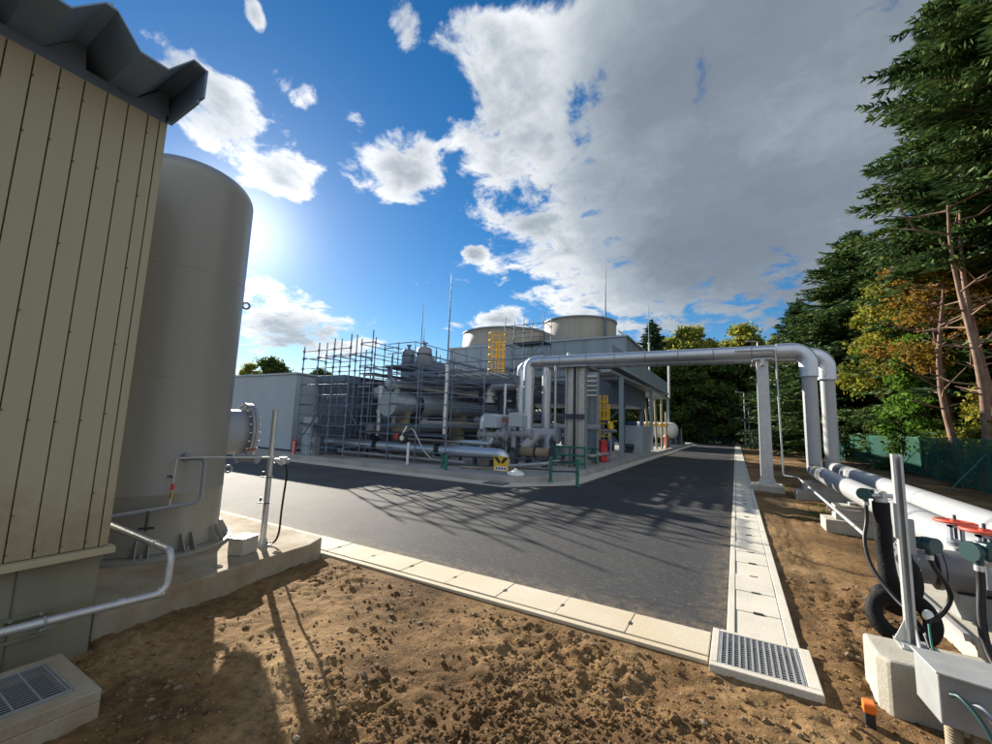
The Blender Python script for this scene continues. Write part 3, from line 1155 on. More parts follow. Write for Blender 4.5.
# low drain pit with a grating beside the wall
t_ = thing('drain_pit', 'raised concrete drain pit with steel bar grating against the building wall', 'drain pit', (-3.35, 0.5, 0.15))
mb = MB()
mb.bx(-3.66, -3.025, -0.9, 1.085, -0.12, 0.09)
mb.bx(-3.66, -3.58, -0.9, 1.085, 0.09, 0.152)
mb.bx(-3.125, -3.025, -0.9, 1.085, 0.09, 0.152)
mb.bx(-3.58, -3.125, 1.0, 1.085, 0.09, 0.152)
mb.build('pit_frame', 'stained_concrete', t_, bevel=0.006)
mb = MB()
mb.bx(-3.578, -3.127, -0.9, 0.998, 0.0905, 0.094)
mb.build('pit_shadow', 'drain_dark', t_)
mb = MB()
x_ = -3.565
while x_ < -3.13:
    mb.bx(x_, x_ + 0.0045, -0.9, 0.99, 0.1535, 0.158)
    x_ += 0.0275
y_ = 0.98
while y_ > -0.9:
    mb.bx(-3.57, -3.135, y_ - 0.0035, y_ + 0.0035, 0.153, 0.1605)
    y_ -= 0.098
mb.bx(-3.578, -3.568, -0.9, 0.995, 0.14, 0.162)
mb.bx(-3.137, -3.127, -0.9, 0.995, 0.14, 0.162)
mb.bx(-3.57, -3.135, 0.988, 0.996, 0.14, 0.163)
mb.build('grating', 'galvanised_dull', t_)

# corner drain with grate
t_ = thing('drain_grate', 'square steel grate in a raised concrete frame at the road corner', 'drain grate', (0.1, 3.8, 0.0))
mb = MB()
for (x0, x1, y0, y1) in ((-0.215, 0.43, 3.49, 3.55), (0.355, 0.43, 3.552, 4.125), (-0.215, -0.165, 3.552, 4.125), (-0.163, 0.353, 4.085, 4.125)):
    mb.bx(x0, x1, y0, y1, -0.12, 0.030)
mb.build('concrete_frame', 'gutter_concrete', t_, bevel=0.006)
mb = MB()
mb.bx(-0.163, 0.353, 3.552, 4.083, -0.1, -0.03)
mb.build('pit_floor', 'drain_dark', t_)  # shallow black floor: the shade inside the holes is put into its colour
mb = MB()
x_ = -0.155
while x_ < 0.35:
    mb.bx(x_, x_ + 0.013, 3.56, 4.075, 0.0215, 0.028)
    x_ += 0.040
y_ = 3.57
while y_ < 4.08:
    mb.bx(-0.158, 0.348, y_, y_ + 0.007, 0.019, 0.0235)
    y_ += 0.034
mb.bx(-0.162, 0.352, 3.553, 3.559, 0, 0.029)
mb.bx(-0.162, 0.352, 4.076, 4.082, 0, 0.029)
mb.bx(-0.162, -0.156, 3.559, 4.076, 0, 0.029)
mb.bx(0.346, 0.352, 3.559, 4.076, 0, 0.029)
mb.build('grating', 'galvanised', t_)

# ---------------------------------------------------------------- tall tank
TX, TY, TR = -5.707, 2.248, 0.668
tank = thing('storage_tank', 'tall grey upright tank with domed top standing on the concrete pad', 'tank', (TX, TY, 0.2))
C0 = Vector((TX, TY, 0))
prof = [(TR, 0.24), (TR, 0.80), (TR + 0.002, 0.805), (TR + 0.002, 0.825), (TR, 0.83), (TR, 2.4), (TR, 4.27)]
for k in range(1, 15):
    a = k / 14 * PI / 2
    prof.append((max(0.003, TR * math.cos(a) ** 0.8), 4.27 + 0.33 * math.sin(a) ** 0.95))
mb = MB()
mb.lathe(C0, (0, 0, 1), prof, 96, True, False)
shell = mb.build('shell', 'tank_paint', tank)
mb = MB()
mb.lathe(C0, (0, 0, 1), [(TR + 0.13, 0.20), (TR + 0.13, 0.235), (TR - 0.02, 0.235)], 72, True, True, False)
mb.build('base_ring', 'tank_paint', tank)
for k in range(12):
    a = 2 * PI * k / 12 + 0.12
    d = Vector((math.cos(a), math.sin(a), 0))
    q = Vector((-d.y, d.x, 0))
    g_ = MB()
    for s_ in (-0.05, 0.05):
        p0 = C0 + d * (TR - 0.005) + q * s_
        g_.prism([p0 + Vector((0, 0, 0.237)), p0 + d * 0.12 + Vector((0, 0, 0.237)), p0 + d * 0.03 + Vector((0, 0, 0.40)), p0 + Vector((0, 0, 0.40))], q * 0.012)
    pc = C0 + d * (TR + 0.07)
    g_.cyl(pc + Vector((0, 0, 0.236)), pc + Vector((0, 0, 0.275)), 0.016, n=6)
    g_.build('anchor_lug', 'tank_paint', tank)
mb = MB()
for z_ in (2.02, 3.22):
    mb.lathe(C0, (0, 0, 1), [(TR - 0.001, z_ - 0.006), (TR + 0.0025, z_ - 0.003), (TR + 0.0025, z_ + 0.003), (TR - 0.001, z_ + 0.006)], 96, False, False)
mb.build('weld_seam', 'tank_paint', tank)
# lifting eyes
def eye(name, p, n, par, r=0.042):
    e_ = MB()
    e_.torus(p, n, r, 0.013, 18, 8)
    return e_.build(name, 'grey_paint', par)


va = math.atan2(TX, TY)
tdir = Vector((math.cos(va), -math.sin(va), 0))
cdir = Vector((-math.sin(va), -math.cos(va), 0))
eye('lifting_eye', C0 + tdir * 0.33 + Vector((0, 0, 4.60)), cdir, tank, 0.05)
eye('lifting_eye', C0 + tdir * 0.705 + Vector((0, 0, 3.05)), cdir, tank, 0.04)
eye('lifting_eye', C0 + tdir * 0.705 + Vector((0, 0, 0.98)), cdir, tank, 0.04)
# manway on the far side
nd = Vector((0.17, 0.985, 0.0)).normalized()
mc = C0 + nd * (TR + 0.02) + Vector((0, 0, 1.43))
mb = MB()
mb.cyl(C0 + nd * (TR - 0.12) + Vector((0, 0, 1.43)), mc + nd * 0.16, 0.28, n=32)
mw_ = mb.build('manway', 'grey_paint', tank)
mb = MB()
mb.disc(mc + nd * 0.175, nd, 0.37, 0.03, 40)
mb.disc(mc + nd * 0.215, nd, 0.37, 0.036, 40)
a_, u_, w_ = frame(nd)
mb.build('flange', 'grey_paint', mw_)
mb = MB()
for k in range(20):
    t0 = 2 * PI * k / 20
    p_ = mc + (u_ * math.cos(t0) + w_ * math.sin(t0)) * 0.335
    mb.cyl(p_ + nd * 0.13, p_ + nd * 0.265, 0.014, n=6)
mb.build('bolts', 'galvanised', mw_)
# small dark marks left on the paint
mb = MB()
for az_, z_, w2, h2 in ((-67.2, 1.00, 0.02, 0.008), (-66.9, 0.985, 0.02, 0.008)):
    a = R(az_)
    # point on the near surface
    dv = Vector((math.sin(a), math.cos(a), 0))
    bq = dv.dot(C0)
    disc_ = bq * bq - (C0.length_squared - (TR + 0.001) ** 2)
    p_ = dv * (bq - math.sqrt(disc_))
    n_ = (p_ - C0).normalized()
    q_ = Vector((-n_.y, n_.x, 0))
    mb.obx(p_ + Vector((0, 0, z_)), q_ * w2, Vector((0, 0, h2)), n_ * 0.002)
mb.build('paint_mark', 'black', tank)

# small-bore pipework in front of the tank
t_ = thing('condensate_pipe', 'slim grey pipe leading past the tank and curling up into its side', 'pipe', (-4.9, 2.1, 0.7))
mb = MB()
mb.pipe([(-5.28, 1.40, 0.655), (-5.07, 1.70, 0.668), (-4.835, 2.34, 0.742), (-4.835, 2.34, 1.175), (-4.97, 2.27, 1.175), (-5.17, 2.15, 1.175)], 0.019, 0.055, 12, 7)
mb.build('pipe_run', 'grey_paint', t_)
mb = MB()
mb.disc((-5.05, 2.235, 1.19), (-0.8, -0.5, 0), 0.045, 0.018, 18)
mb.disc((-5.02, 2.25, 1.19), (-0.8, -0.5, 0), 0.045, 0.014, 18)
mb.build('flange', 'grey_paint', t_)
mb = MB()
mb.pipe([(-4.92, 2.10, 0.71), (-4.925, 2.115, 1.19), (-4.80, 2.36, 1.195), (-4.52, 2.86, 1.185), (-4.46, 2.95, 1.10)], 0.010, 0.03, 10, 5)
mb.build('branch_pipe', 'galvanised', t_)
v_ = MB()
v_.cyl((-4.922, 2.107, 0.80), (-4.923, 2.11, 0.86), 0.019, n=10)
v_ = v_.build('valve', 'brass', t_)
mb = MB()
mb.bx(-4.92, -4.90, 2.09, 2.115, 0.88, 0.94)
mb.build('valve_handle', 'red', v_)
mb = MB()
mb.bar((-4.97, 1.95, 0.70), (-4.975, 1.95, 0.50), 0.02)
mb.bar((-5.0, 1.9, 0.53), (-4.93, 2.0, 0.53), 0.02)
mb.build('hanger', 'dark_steel', t_)
t_ = thing('drain_valve', 'grey drain valve with pale handwheel stub under the tank manway', 'valve', (-4.7, 2.75, 1.0))
mb = MB()
mb.cyl((-4.86, 2.68, 1.17), (-4.66, 2.78, 1.17), 0.035, n=14)
mb.cyl((-4.76, 2.73, 1.17), (-4.76, 2.73, 1.25), 0.02, n=10)
mb.build('body', 'grey_paint', t_)
mb = MB()
mb.disc((-4.86, 2.68, 1.17), (0.2, 0.1, 0), 0.058, 0.018, 16)
mb.disc((-4.66, 2.78, 1.17), (0.2, 0.1, 0), 0.058, 0.018, 16)
mb.build('flange', 'grey_paint', t_)
mb = MB()
mb.bar((-4.76, 2.73, 1.255), (-4.66, 2.76, 1.275), 0.016)
mb.build('handle', 'red', t_)

# instrument post on the pad
t_ = thing('instrument_post', 'galvanised round post with hose clips and small junction box beside tank', 'post', (-4.67, 2.95, 0.2))
mb = MB()
mb.cyl((-4.67, 2.95, 0.206), (-4.67, 2.95, 1.70), 0.030, n=18)
mb.build('post', 'galvanised', t_)
mb = MB()
mb.cyl((-4.67, 2.95, 1.701), (-4.67, 2.95, 1.718), 0.034, n=18)
mb.build('cap', 'galvanised', t_)
mb = MB()
mb.bx(-4.74, -4.60, 2.88, 3.02, 0.2, 0.21)
for a in range(4):
    d = Vector((math.cos(a * PI / 2), math.sin(a * PI / 2), 0))
    q = Vector((-d.y, d.x, 0))
    p0 = Vector((-4.67, 2.95, 0.211)) + d * 0.029
    mb.prism([p0, p0 + d * 0.04, p0 + Vector((0, 0, 0.09))], q * 0.006)
mb.build('base_plate', 'galvanised', t_)
for z_ in (0.66, 0.95):
    mb = MB()
    mb.torus((-4.67, 2.95, z_), (0, 0, 1), 0.034, 0.006, 14, 6)
    mb.torus((-4.73, 2.915, z_), (0, 0, 1), 0.022, 0.006, 12, 6)
    mb.cyl((-4.73, 2.915, z_ + 0.02), (-4.73, 2.915, z_ + 0.06), 0.012, n=8)
    mb.build('hose_clip', 'dark_steel', t_)
mb = MB()
mb.bx(-4.64, -4.54, 2.97, 3.04, 1.13, 1.16)
mb.cyl((-4.56, 3.03, 1.10), (-4.56, 3.03, 1.18), 0.042, n=16)
mb.cyl((-4.62, 2.99, 1.135), (-4.50, 3.07, 1.135), 0.025, n=12)
mb.build('junction_box', 'galvanised', t_)
mb = MB()
mb.tube(spline([(-4.54, 3.05, 1.10), (-4.51, 3.06, 0.98), (-4.53, 3.06, 0.75), (-4.545, 3.06, 0.55), (-4.54, 3.05, 0.34), (-4.56, 3.02, 0.24), (-4.62, 2.985, 0.228), (-4.72, 2.93, 0.226), (-4.78, 2.90, 0.226)], 8), 0.011, 10)
mb.build('cable', 'black_rubber', t_)
mb = MB()
mb.pipe([(-4.46, 2.96, 1.10), (-4.72, 2.97, 1.12), (-4.725, 2.98, 0.83), (-4.68, 2.96, 0.83)], 0.005, 0.01, 8, 3)
mb.build('impulse_tube', 'galvanised_dull', t_)
t_ = thing('concrete_cube', 'small pale concrete cube block lying on the tank pad edge', 'block', (-4.55, 2.66, 0.2))
mb = MB()
mb.obx((-4.56, 2.67, 0.285), (0.085, 0.03, 0), (-0.035, 0.10, 0), (0, 0, 0.082))
mb.build('block', 'concrete', t_, bevel=0.006)
mb = MB()
mb.obx((-4.56, 2.67, 0.3705), (0.088, 0.031, 0), (-0.036, 0.103, 0), (0, 0, 0.004))
mb.build('cap', 'white_paint', t_)
mb = MB()
for p_ in ((-4.33, 2.32), (-4.30, 2.88)):
    mb.torus((p_[0], p_[1], 0.206), (0, 0, 1), 0.03, 0.007, 16, 6)
o = mb.build('anchor_rings', 'stained_concrete')
tag(o, 'pair of small rusty rings set in the pad edge near concrete cube', 'rings')
# ---------------------------------------------------------------- overhead pipes and their ground runs
def overhead(name, label, y, xl, xr, zb, zl):
    t_ = thing(name, label, 'pipe', (xr, y, 0), 'pair of large silver pipes bridging the road')
    z0, z1 = 4.08, 4.035
    mb = MB()
    mb.tube(rounded([(xl + 0.45, y, z0), (xr - 0.5, y, z1)], 0.1), 0.192, 32)
    br_ = mb.build('bridge_run', 'aluminium', t_)
    mb = MB()
    xx = xl + 1.3
    while xx < xr - 0.9:
        zz = z0 + (z1 - z0) * (xx - xl) / (xr - xl)
        mb.cyl((xx, y, zz), (xx + 0.035, y, zz), 0.1955, n=32)
        xx += 1.02
    mb.build('jacket_seam', 'galvanised_dull', br_)
    mb = MB()
    for zz in (1.3, 2.0, 2.65):
        mb.cyl((xr, y, zz), (xr, y, zz + 0.03), 0.1812, n=32)
    mb.build('jacket_seam', 'pipe_white', t_)
    mb = MB()
    mb.tube(rounded([(xr - 0.75, y, z1), (xr, y, z1), (xr, y, 3.28)], 0.50, 12), 0.226, 32)
    mb.cyl((xr, y, 3.265), (xr, y, 3.285), 0.245, n=32)
    mb.build('elbow_jacket', 'aluminium', t_)
    mb = MB()
    mb.tube(rounded([(xr, y, 3.27), (xr, y, 0.95), (xr, y, zb), (xr, y - 0.5, zb)], 0.34, 12), 0.178, 32)
    mb.build('riser', 'pipe_white', t_)
    mb = MB()
    mb.tube(rounded([(xl + 0.5, y, z0), (xl, y, z0), (xl, y, zl)], 0.46, 12), 0.205, 32)
    mb.cyl((xl + 0.44, y, z0), (xl + 0.62, y, z0), 0.225, n=32)
    mb.build('left_riser', 'aluminium', t_)
    g = MB()
    g.tube([(xr, y - 0.49, zb), (xr, 9.0, zb), (xr, 5.0, zb - 0.01), (xr, 1.0, zb - 0.01)], 0.178, 32)
    gr_ = g.build('ground_run', 'pipe_white', t_)
    mb = MB()
    mb.cyl((xr, y - 0.48, zb), (xr, y - 0.53, zb), 0.186, n=32)
    mb.build('joint_band', 'black', gr_)
    mb = MB()
    for yy_ in (y - 3.4, y - 6.9, y - 10.2):
        mb.cyl((xr, yy_, zb), (xr, yy_ - 0.018, zb), 0.1805, n=32)
    mb.build('jacket_seam', 'galvanised_dull', gr_)
    mb = MB()
    # stencilled bars wrapped on the upper side of the jacket
    for k in range(5):
        yc = y - 1.35 - 0.16 * k
        for a0, a1 in (((0.3, 0.7), (0.9, 1.5)), ((0.35, 1.3), (1.4, 1.55)), ((0.3, 0.6), (0.8, 1.35)))[k % 3]:
            vs_, n_ = [], 6
            for q in range(n_ + 1):
                a = PI / 2 + a0 + (a1 - a0) * q / n_
                for r_ in (0.1795,):
                    for dy in (0, 0.07):
                        vs_.append((xr + r_ * math.cos(a), yc - dy, zb + r_ * math.sin(a)))
            mb.add(vs_, [(2 * q, 2 * q + 2, 2 * q + 3, 2 * q + 1) for q in range(n_)], True)
    mb.build('stencil_mark', 'black', gr_)
    if y < 15:
        mb = MB()
        vs_ = []
        for q in range(9):
            a = PI / 2 + 0.0 + 0.75 * q / 8
            for dy in (0, 0.16):
                vs_.append((xr + 0.1798 * math.cos(a), y - 0.62 - dy, zb + 0.1798 * math.sin(a)))
        mb.add(vs_, [(2 * q, 2 * q + 2, 2 * q + 3, 2 * q + 1) for q in range(8)], True)
        mb.build('yellow_band', 'yellow', gr_)
    return t_


overhead('overhead_pipe', 'nearer silver pipe bridging the road and dropping to the ground on the right', 14.6, -6.95, 1.86, 0.64, 1.2)
overhead('overhead_pipe', 'farther silver pipe behind the first one, dropping behind its riser', 15.6, -7.75, 2.42, 0.69, 1.5)

# column carrying the bridge on the right
def hcol(mb, x, y, z0, z1, w=0.30, d=0.30, tf=0.022, tw=0.014):
    mb.bx(x - w / 2, x - w / 2 + tf, y - d / 2, y + d / 2, z0, z1)
    mb.bx(x + w / 2 - tf, x + w / 2, y - d / 2, y + d / 2, z0, z1)
    mb.bx(x - w / 2 + tf, x + w / 2 - tf, y - tw / 2, y + tw / 2, z0, z1)


t_ = thing('pipe_support', 'galvanised steel column on a concrete footing carrying the bridge pipes beside the road', 'column', (0.75, 14.75, 0))
mb = MB()
mb.bx(0.60, 0.615, 14.60, 14.90, 0.15, 3.80)
mb.bx(0.885, 0.90, 14.60, 14.90, 0.15, 3.80)
mb.bx(0.615, 0.885, 14.60, 14.615, 0.15, 3.80)
mb.build('column', 'galvanised', t_)
mb = MB()
mb.bx(0.50, 1.0, 14.45, 16.1, 3.80, 3.838)
mb.bx(0.70, 0.80, 14.42, 16.1, 3.62, 3.798)
mb.build('cap_beam', 'galvanised', t_)
mb = MB()
mb.bx(0.50, 1.0, 14.5, 15.0, 0.15, 0.175)
mb.prism([(0.60, 14.598, 0.175), (0.52, 14.598, 0.175), (0.598, 14.598, 0.40)], (0, -0.012, 0))
mb.prism([(0.90, 14.598, 0.175), (0.98, 14.598, 0.175), (0.902, 14.598, 0.40)], (0, -0.012, 0))
mb.build('base_plate', 'galvanised', t_)
mb = MB()
mb.bx(0.36, 1.14, 14.32, 15.2, -0.12, 0.15)
mb.build('footing', 'concrete', t_, bevel=0.012)
t_ = thing('conduit', 'thin galvanised conduit looping down past the bridge column to the ground pipes', 'conduit', (1.12, 14.3, 0))
mb = MB()
mb.pipe([(0.05, 14.34, 4.07), (1.07, 14.34, 4.05), (1.12, 14.34, 0.47), (1.42, 14.0, 0.47), (1.32, 12.0, 0.53), (1.28, 6.6, 0.49)], 0.022, 0.06, 10, 5)
mb.build('pipe_run', 'galvanised', t_)
mb = MB()
for yy_, zz_ in ((11.2, 0.53), (8.9, 0.505)):
    mb.bx(1.27, 1.34, yy_ - 0.02, yy_ + 0.02, zz_ - 0.06, zz_ - 0.02)
    mb.bx(1.30, 1.70, yy_ - 0.02, yy_ + 0.02, zz_ - 0.10, zz_ - 0.06)
mb.build('bracket', 'galvanised_dull', t_)
mb = MB()
mb.bar((0.9, 14.6, 2.6), (1.10, 14.36, 2.6), 0.025)
mb.build('stay', 'galvanised_dull', t_)

# concrete sleepers below the ground pipes
def sleeper(label, y, x0=1.32):
    t_ = thing('pipe_sleeper', label, 'pipe support', (2.1, y, 0), 'concrete sleepers under the ground pipes')
    mb = MB()
    mb.bx(x0, 2.98, y - 0.28, y + 0.28, -0.12, 0.17)
    mb.build('base_block', 'concrete', t_, bevel=0.012)
    mb = MB()
    mb.bx(x0 + 0.16, 2.82, y - 0.17, y + 0.17, 0.17, 0.42)
    mb.build('top_block', 'concrete', t_, bevel=0.012)
    mb = MB()
    mb.bx(1.70, 2.02, y - 0.08, y + 0.08, 0.42, 0.468)
    mb.bx(2.26, 2.58, y - 0.08, y + 0.08, 0.42, 0.515)
    mb.build('saddle', 'galvanised_dull', t_)


sleeper('stepped concrete sleeper under the bend where the ground pipes start', 13.8)
sleeper('stepped concrete sleeper under the middle of the ground pipes', 9.75)
t_ = thing('pipe_foundation', 'long concrete foundation with steel edge rail below the valve assembly', 'foundation', (2.1, 5.5, 0))
mb = MB()
mb.bx(1.46, 3.1, 4.55, 6.2, -0.12, 0.19)
mb.build('block', 'concrete', t_, bevel=0.012)
mb = MB()
mb.bx(1.42, 1.457, 4.6, 6.3, 0.17, 0.215)
mb.build('edge_rail', 'galvanised', t_)
mb = MB()
mb.bx(1.4165, 1.4195, 5.02, 5.16, 0.178, 0.21)
mb.build('tag_plate', 'white_mark', t_)
mb = MB()
for k in range(3):
    mb.bx(1.4145, 1.4163, 5.035 + 0.035 * k, 5.055 + 0.035 * k, 0.184, 0.204)
mb.build('tag_plate', 'blue_paint', t_)

# valve branch off the nearer ground pipe
t_ = thing('valve_branch', 'stubby grey branch pipe with bolted flanges poking out below the ground pipe', 'pipe branch', (1.6, 5.15, 0.2))
mb = MB()
mb.cyl((1.30, 5.15, 0.54), (1.42, 5.15, 0.54), 0.135, n=28)
mb.cyl((1.48, 5.15, 0.54), (2.1, 5.15, 0.54), 0.162, n=32)
mb.build('body', 'jacket_grey', t_)
mb = MB()
mb.disc((1.285, 5.15, 0.54), (1, 0, 0), 0.195, 0.032, 32)
mb.disc((1.245, 5.15, 0.54), (1, 0, 0), 0.195, 0.034, 32)
mb.disc((1.455, 5.15, 0.54), (1, 0, 0), 0.17, 0.03, 32)
mb.build('flange', 'jacket_grey', t_)
mb = MB()
for k in range(12):
    a = 2 * PI * k / 12
    mb.cyl((1.215, 5.15 + 0.165 * math.cos(a), 0.54 + 0.165 * math.sin(a)), (1.315, 5.15 + 0.165 * math.cos(a), 0.54 + 0.165 * math.sin(a)), 0.012, n=6)
mb.build('bolts', 'galvanised', t_)
mb = MB()
mb.bx(1.55, 1.95, 5.05, 5.25, 0.19, 0.38)
mb.build('pedestal', 'galvanised_dull', t_)


def hand_valve(label, x, y, z):
    t_ = thing('hand_valve', label, 'valve', (x, y, z - 0.3), 'red wheel valves on the ground pipe')
    mb = MB()
    mb.torus((x, y, z), (0.05, 0.02, 1), 0.125, 0.013, 28, 8)
    mb.cyl((x, y, z - 0.015), (x, y, z + 0.02), 0.03, n=12)
    for k in range(5):
        a = 2 * PI * k / 5
        mb.bar((x, y, z), (x + 0.122 * math.cos(a), y + 0.122 * math.sin(a), z), 0.022, 0.012)
    mb.build('handwheel', 'red_wheel', t_)
    mb = MB()
    mb.cyl((x, y, z - 0.14), (x, y, z + 0.06), 0.011, n=8)
    mb.build('stem', 'dark_steel', t_)
    mb = MB()
    mb.bx(x - 0.045, x - 0.025, y - 0.03, y + 0.03, z - 0.15, z - 0.03)
    mb.bx(x + 0.025, x + 0.045, y - 0.03, y + 0.03, z - 0.15, z - 0.03)
    mb.bx(x - 0.045, x + 0.045, y - 0.03, y + 0.03, z - 0.045, z - 0.03)
    mb.disc((x, y, z - 0.16), (0, 0, 1), 0.062, 0.022, 16)
    mb.disc((x, y, z - 0.19), (0, 0, 1), 0.062, 0.022, 16)
    mb.lathe((x, y, z - 0.42), (0, 0, 1), [(0.03, 0), (0.04, 0.06), (0.04, 0.14), (0.03, 0.2)], 16)
    mb.cyl((x, y, z - 0.32), (x + 0.2, y, z - 0.32), 0.045, n=16)
    mb.build('yoke', 'grey_paint', t_)


hand_valve('red hand wheel valve on the ground pipe, nearer the flanged branch', 1.62, 5.22, 0.935)
hand_valve('red hand wheel valve closest to the right edge, above the teal box', 1.62, 4.72, 0.955)

# black insulated hose with its coil
t_ = thing('insulated_hose', 'thick black foam wrapped hose coiled on itself beside the galvanised strut', 'hose', (0.99, 4.5, 0.1))
pts = [(0.985, 4.5, 1.13), (0.985, 4.5, 1.0), (0.985, 4.5, 0.75), (0.995, 4.47, 0.56)]
cx, cy, cz, rr = 1.055, 4.45, 0.325, 0.17
loop = []
for k in range(0, 15):
    a = R(95 + 360 * k / 13.0)
    loop.append((cx + rr * math.cos(a), cy + rr * math.sin(a) * 0.55 - 0.02 + 0.007 * k, cz + rr * 0.78 * math.sin(a) - 0.03))
pts += loop
pts += [(0.98, 4.60, 0.36), (1.10, 4.66, 0.30), (1.20, 4.75, 0.42), (1.225, 4.85, 0.55), (1.23, 5.05, 0.60)]
mb = MB()
mb.tube(spline(pts, 7), 0.056, 16)
mb.build('foam_jacket', 'black_foam', t_)
mb = MB()
mb.cyl((0.985, 4.5, 1.12), (0.985, 4.5, 1.16), 0.045, n=14)
mb.cyl((0.93, 4.5, 1.175), (1.12, 4.5, 1.185), 0.016, n=10)
mb.cyl((1.0, 4.5, 1.16), (1.0, 4.5, 1.215), 0.022, n=10)
mb.build('end_fitting', 'galvanised', t_)
# galvanised strut with its junction boxes
t_ = thing('strut_post', 'galvanised channel strut standing on a concrete block with teal instrument boxes', 'post', (0.97, 3.92, 0.3))
mb = MB()
zt = 1.53
mb.bx(0.932, 0.985, 3.94, 3.946, 0.312, zt)
mb.bx(0.932, 0.937, 3.895, 3.94, 0.312, zt)
mb.bx(0.980, 0.985, 3.895, 3.94, 0.312, zt)
mb.bx(0.937, 0.947, 3.895, 3.90, 0.312, zt)
mb.bx(0.970, 0.980, 3.895, 3.90, 0.312, zt)
mb.build('channel', 'galvanised', t_)
mb = MB()
mb.bx(0.88, 1.06, 3.80, 3.98, 0.30, 0.311)
mb.prism([(0.930, 3.91, 0.311), (0.870, 3.91, 0.311), (0.930, 3.91, 0.45)], (0, 0.008, 0))
mb.prism([(0.97, 3.878, 0.311), (0.97, 3.80, 0.311), (0.97, 3.878, 0.42)], (0.008, 0, 0))
for p_ in ((0.9, 3.82), (1.04, 3.82), (0.9, 3.96)):
    mb.cyl((*p_, 0.311), (*p_, 0.33), 0.012, n=6)
mb.build('base_plate', 'galvanised', t_)
mb = MB()
mb.bx(0.9855, 1.015, 3.895, 3.94, 0.88, 1.10)
mb.bx(0.915, 0.9315, 3.895, 3.94, 0.97, 1.20)
mb.bx(1.015, 1.06, 3.90, 3.93, 0.95, 0.97)
mb.build('clamp_plate', 'galvanised_dull', t_)


def jbox(par, c, ax, s=1.0):
    c = Vector(c)
    a, u, w = frame(ax)
    mb = MB()
    mb.cyl(c - a * 0.035 * s, c + a * 0.035 * s, 0.045 * s, n=20)
    mb.cyl(c + a * 0.035 * s, c + a * 0.05 * s, 0.052 * s, n=20)
    mb.obx(c - a * 0.03 * s, u * 0.05 * s, w * 0.04 * s, a * 0.02 * s)
    mb.cyl(c, c - Vector((0, 0, 0.075 * s)), 0.02 * s, n=10)
    o = mb.build('instrument_head', 'teal', par, bevel=0.004)
    m2 = MB()
    m2.cyl(c - Vector((0, 0, 0.07 * s)), c - Vector((0, 0, 0.10 * s)), 0.023 * s, n=8)
    m2.build('cable_gland', 'galvanised', o)


jbox(t_, (1.075, 3.90, 0.955), (0.55, -0.83, 0), 0.95)
t2 = thing('hose_sensor', 'small teal instrument head mounted on top of the black hose', 'instrument', (0.90, 4.5, 1.15))
jbox(t2, (0.895, 4.5, 1.185), (-0.5, -0.85, 0), 0.9)
mb = MB()
mb.bar((0.915, 4.5, 1.182), (0.985, 4.5, 1.182), 0.02)
mb.build('neck', 'galvanised', t2)
mb = MB()
mb.tube(spline([(0.895, 4.5, 1.10), (0.885, 4.47, 0.98), (0.85, 4.40, 0.82), (0.865, 4.3, 0.66), (0.93, 4.15, 0.53), (0.99, 4.0, 0.46), (1.012, 3.87, 0.40), (1.015, 3.80, 0.34)], 8), 0.0135, 10)
mb.build('cable', 'black_rubber', t2)
mb = MB()
mb.tube(spline([(1.075, 3.90, 0.87), (1.10, 3.90, 0.80), (1.15, 3.92, 0.71), (1.17, 3.95, 0.62), (1.12, 3.94, 0.52), (1.05, 3.90, 0.47), (1.02, 3.86, 0.40), (1.02, 3.79, 0.33)], 8), 0.0145, 10)
mb.build('cable', 'black_rubber', t_)
mb = MB()
mb.tube(spline([(1.03, 3.85, 0.47), (1.02, 3.80, 0.38), (1.02, 3.76, 0.32), (1.02, 3.72, 0.305)], 6), 0.006, 8)
mb.build('earth_wire', 'green_paint', t_)
mb = MB()
mb.lathe((1.045, 3.93, 0.50), (0.5, -0.86, 0), [(0.032, 0), (0.034, 0.012), (0.02, 0.03)], 16)
mb.build('dust_cap', 'white_mark', t_)

t_ = thing('valve_actuator', 'large teal instrument housing at the right edge with fat black cable', 'instrument', (1.4, 4.15, 0.8))
jbox(t_, (1.385, 4.15, 0.905), (-0.85, -0.5, 0), 1.25)
mb = MB()
mb.obx((1.46, 4.17, 0.915), (0.07, 0.03, 0), (-0.02, 0.05, 0), (0, 0, 0.05))
mb.build('housing', 'teal', t_, bevel=0.01)
mb = MB()
mb.cyl((1.46, 4.2, 0.85), (1.5, 4.5, 0.72), 0.03, n=12)
mb.build('bracket', 'galvanised', t_)
mb = MB()
mb.tube(spline([(1.385, 4.15, 0.80), (1.375, 4.13, 0.68), (1.345, 4.08, 0.50), (1.335, 4.0, 0.33), (1.36, 3.85, 0.20), (1.42, 3.65, 0.10), (1.48, 3.45, 0.02)], 8), 0.024, 12)
mb.build('cable', 'black_rubber', t_)

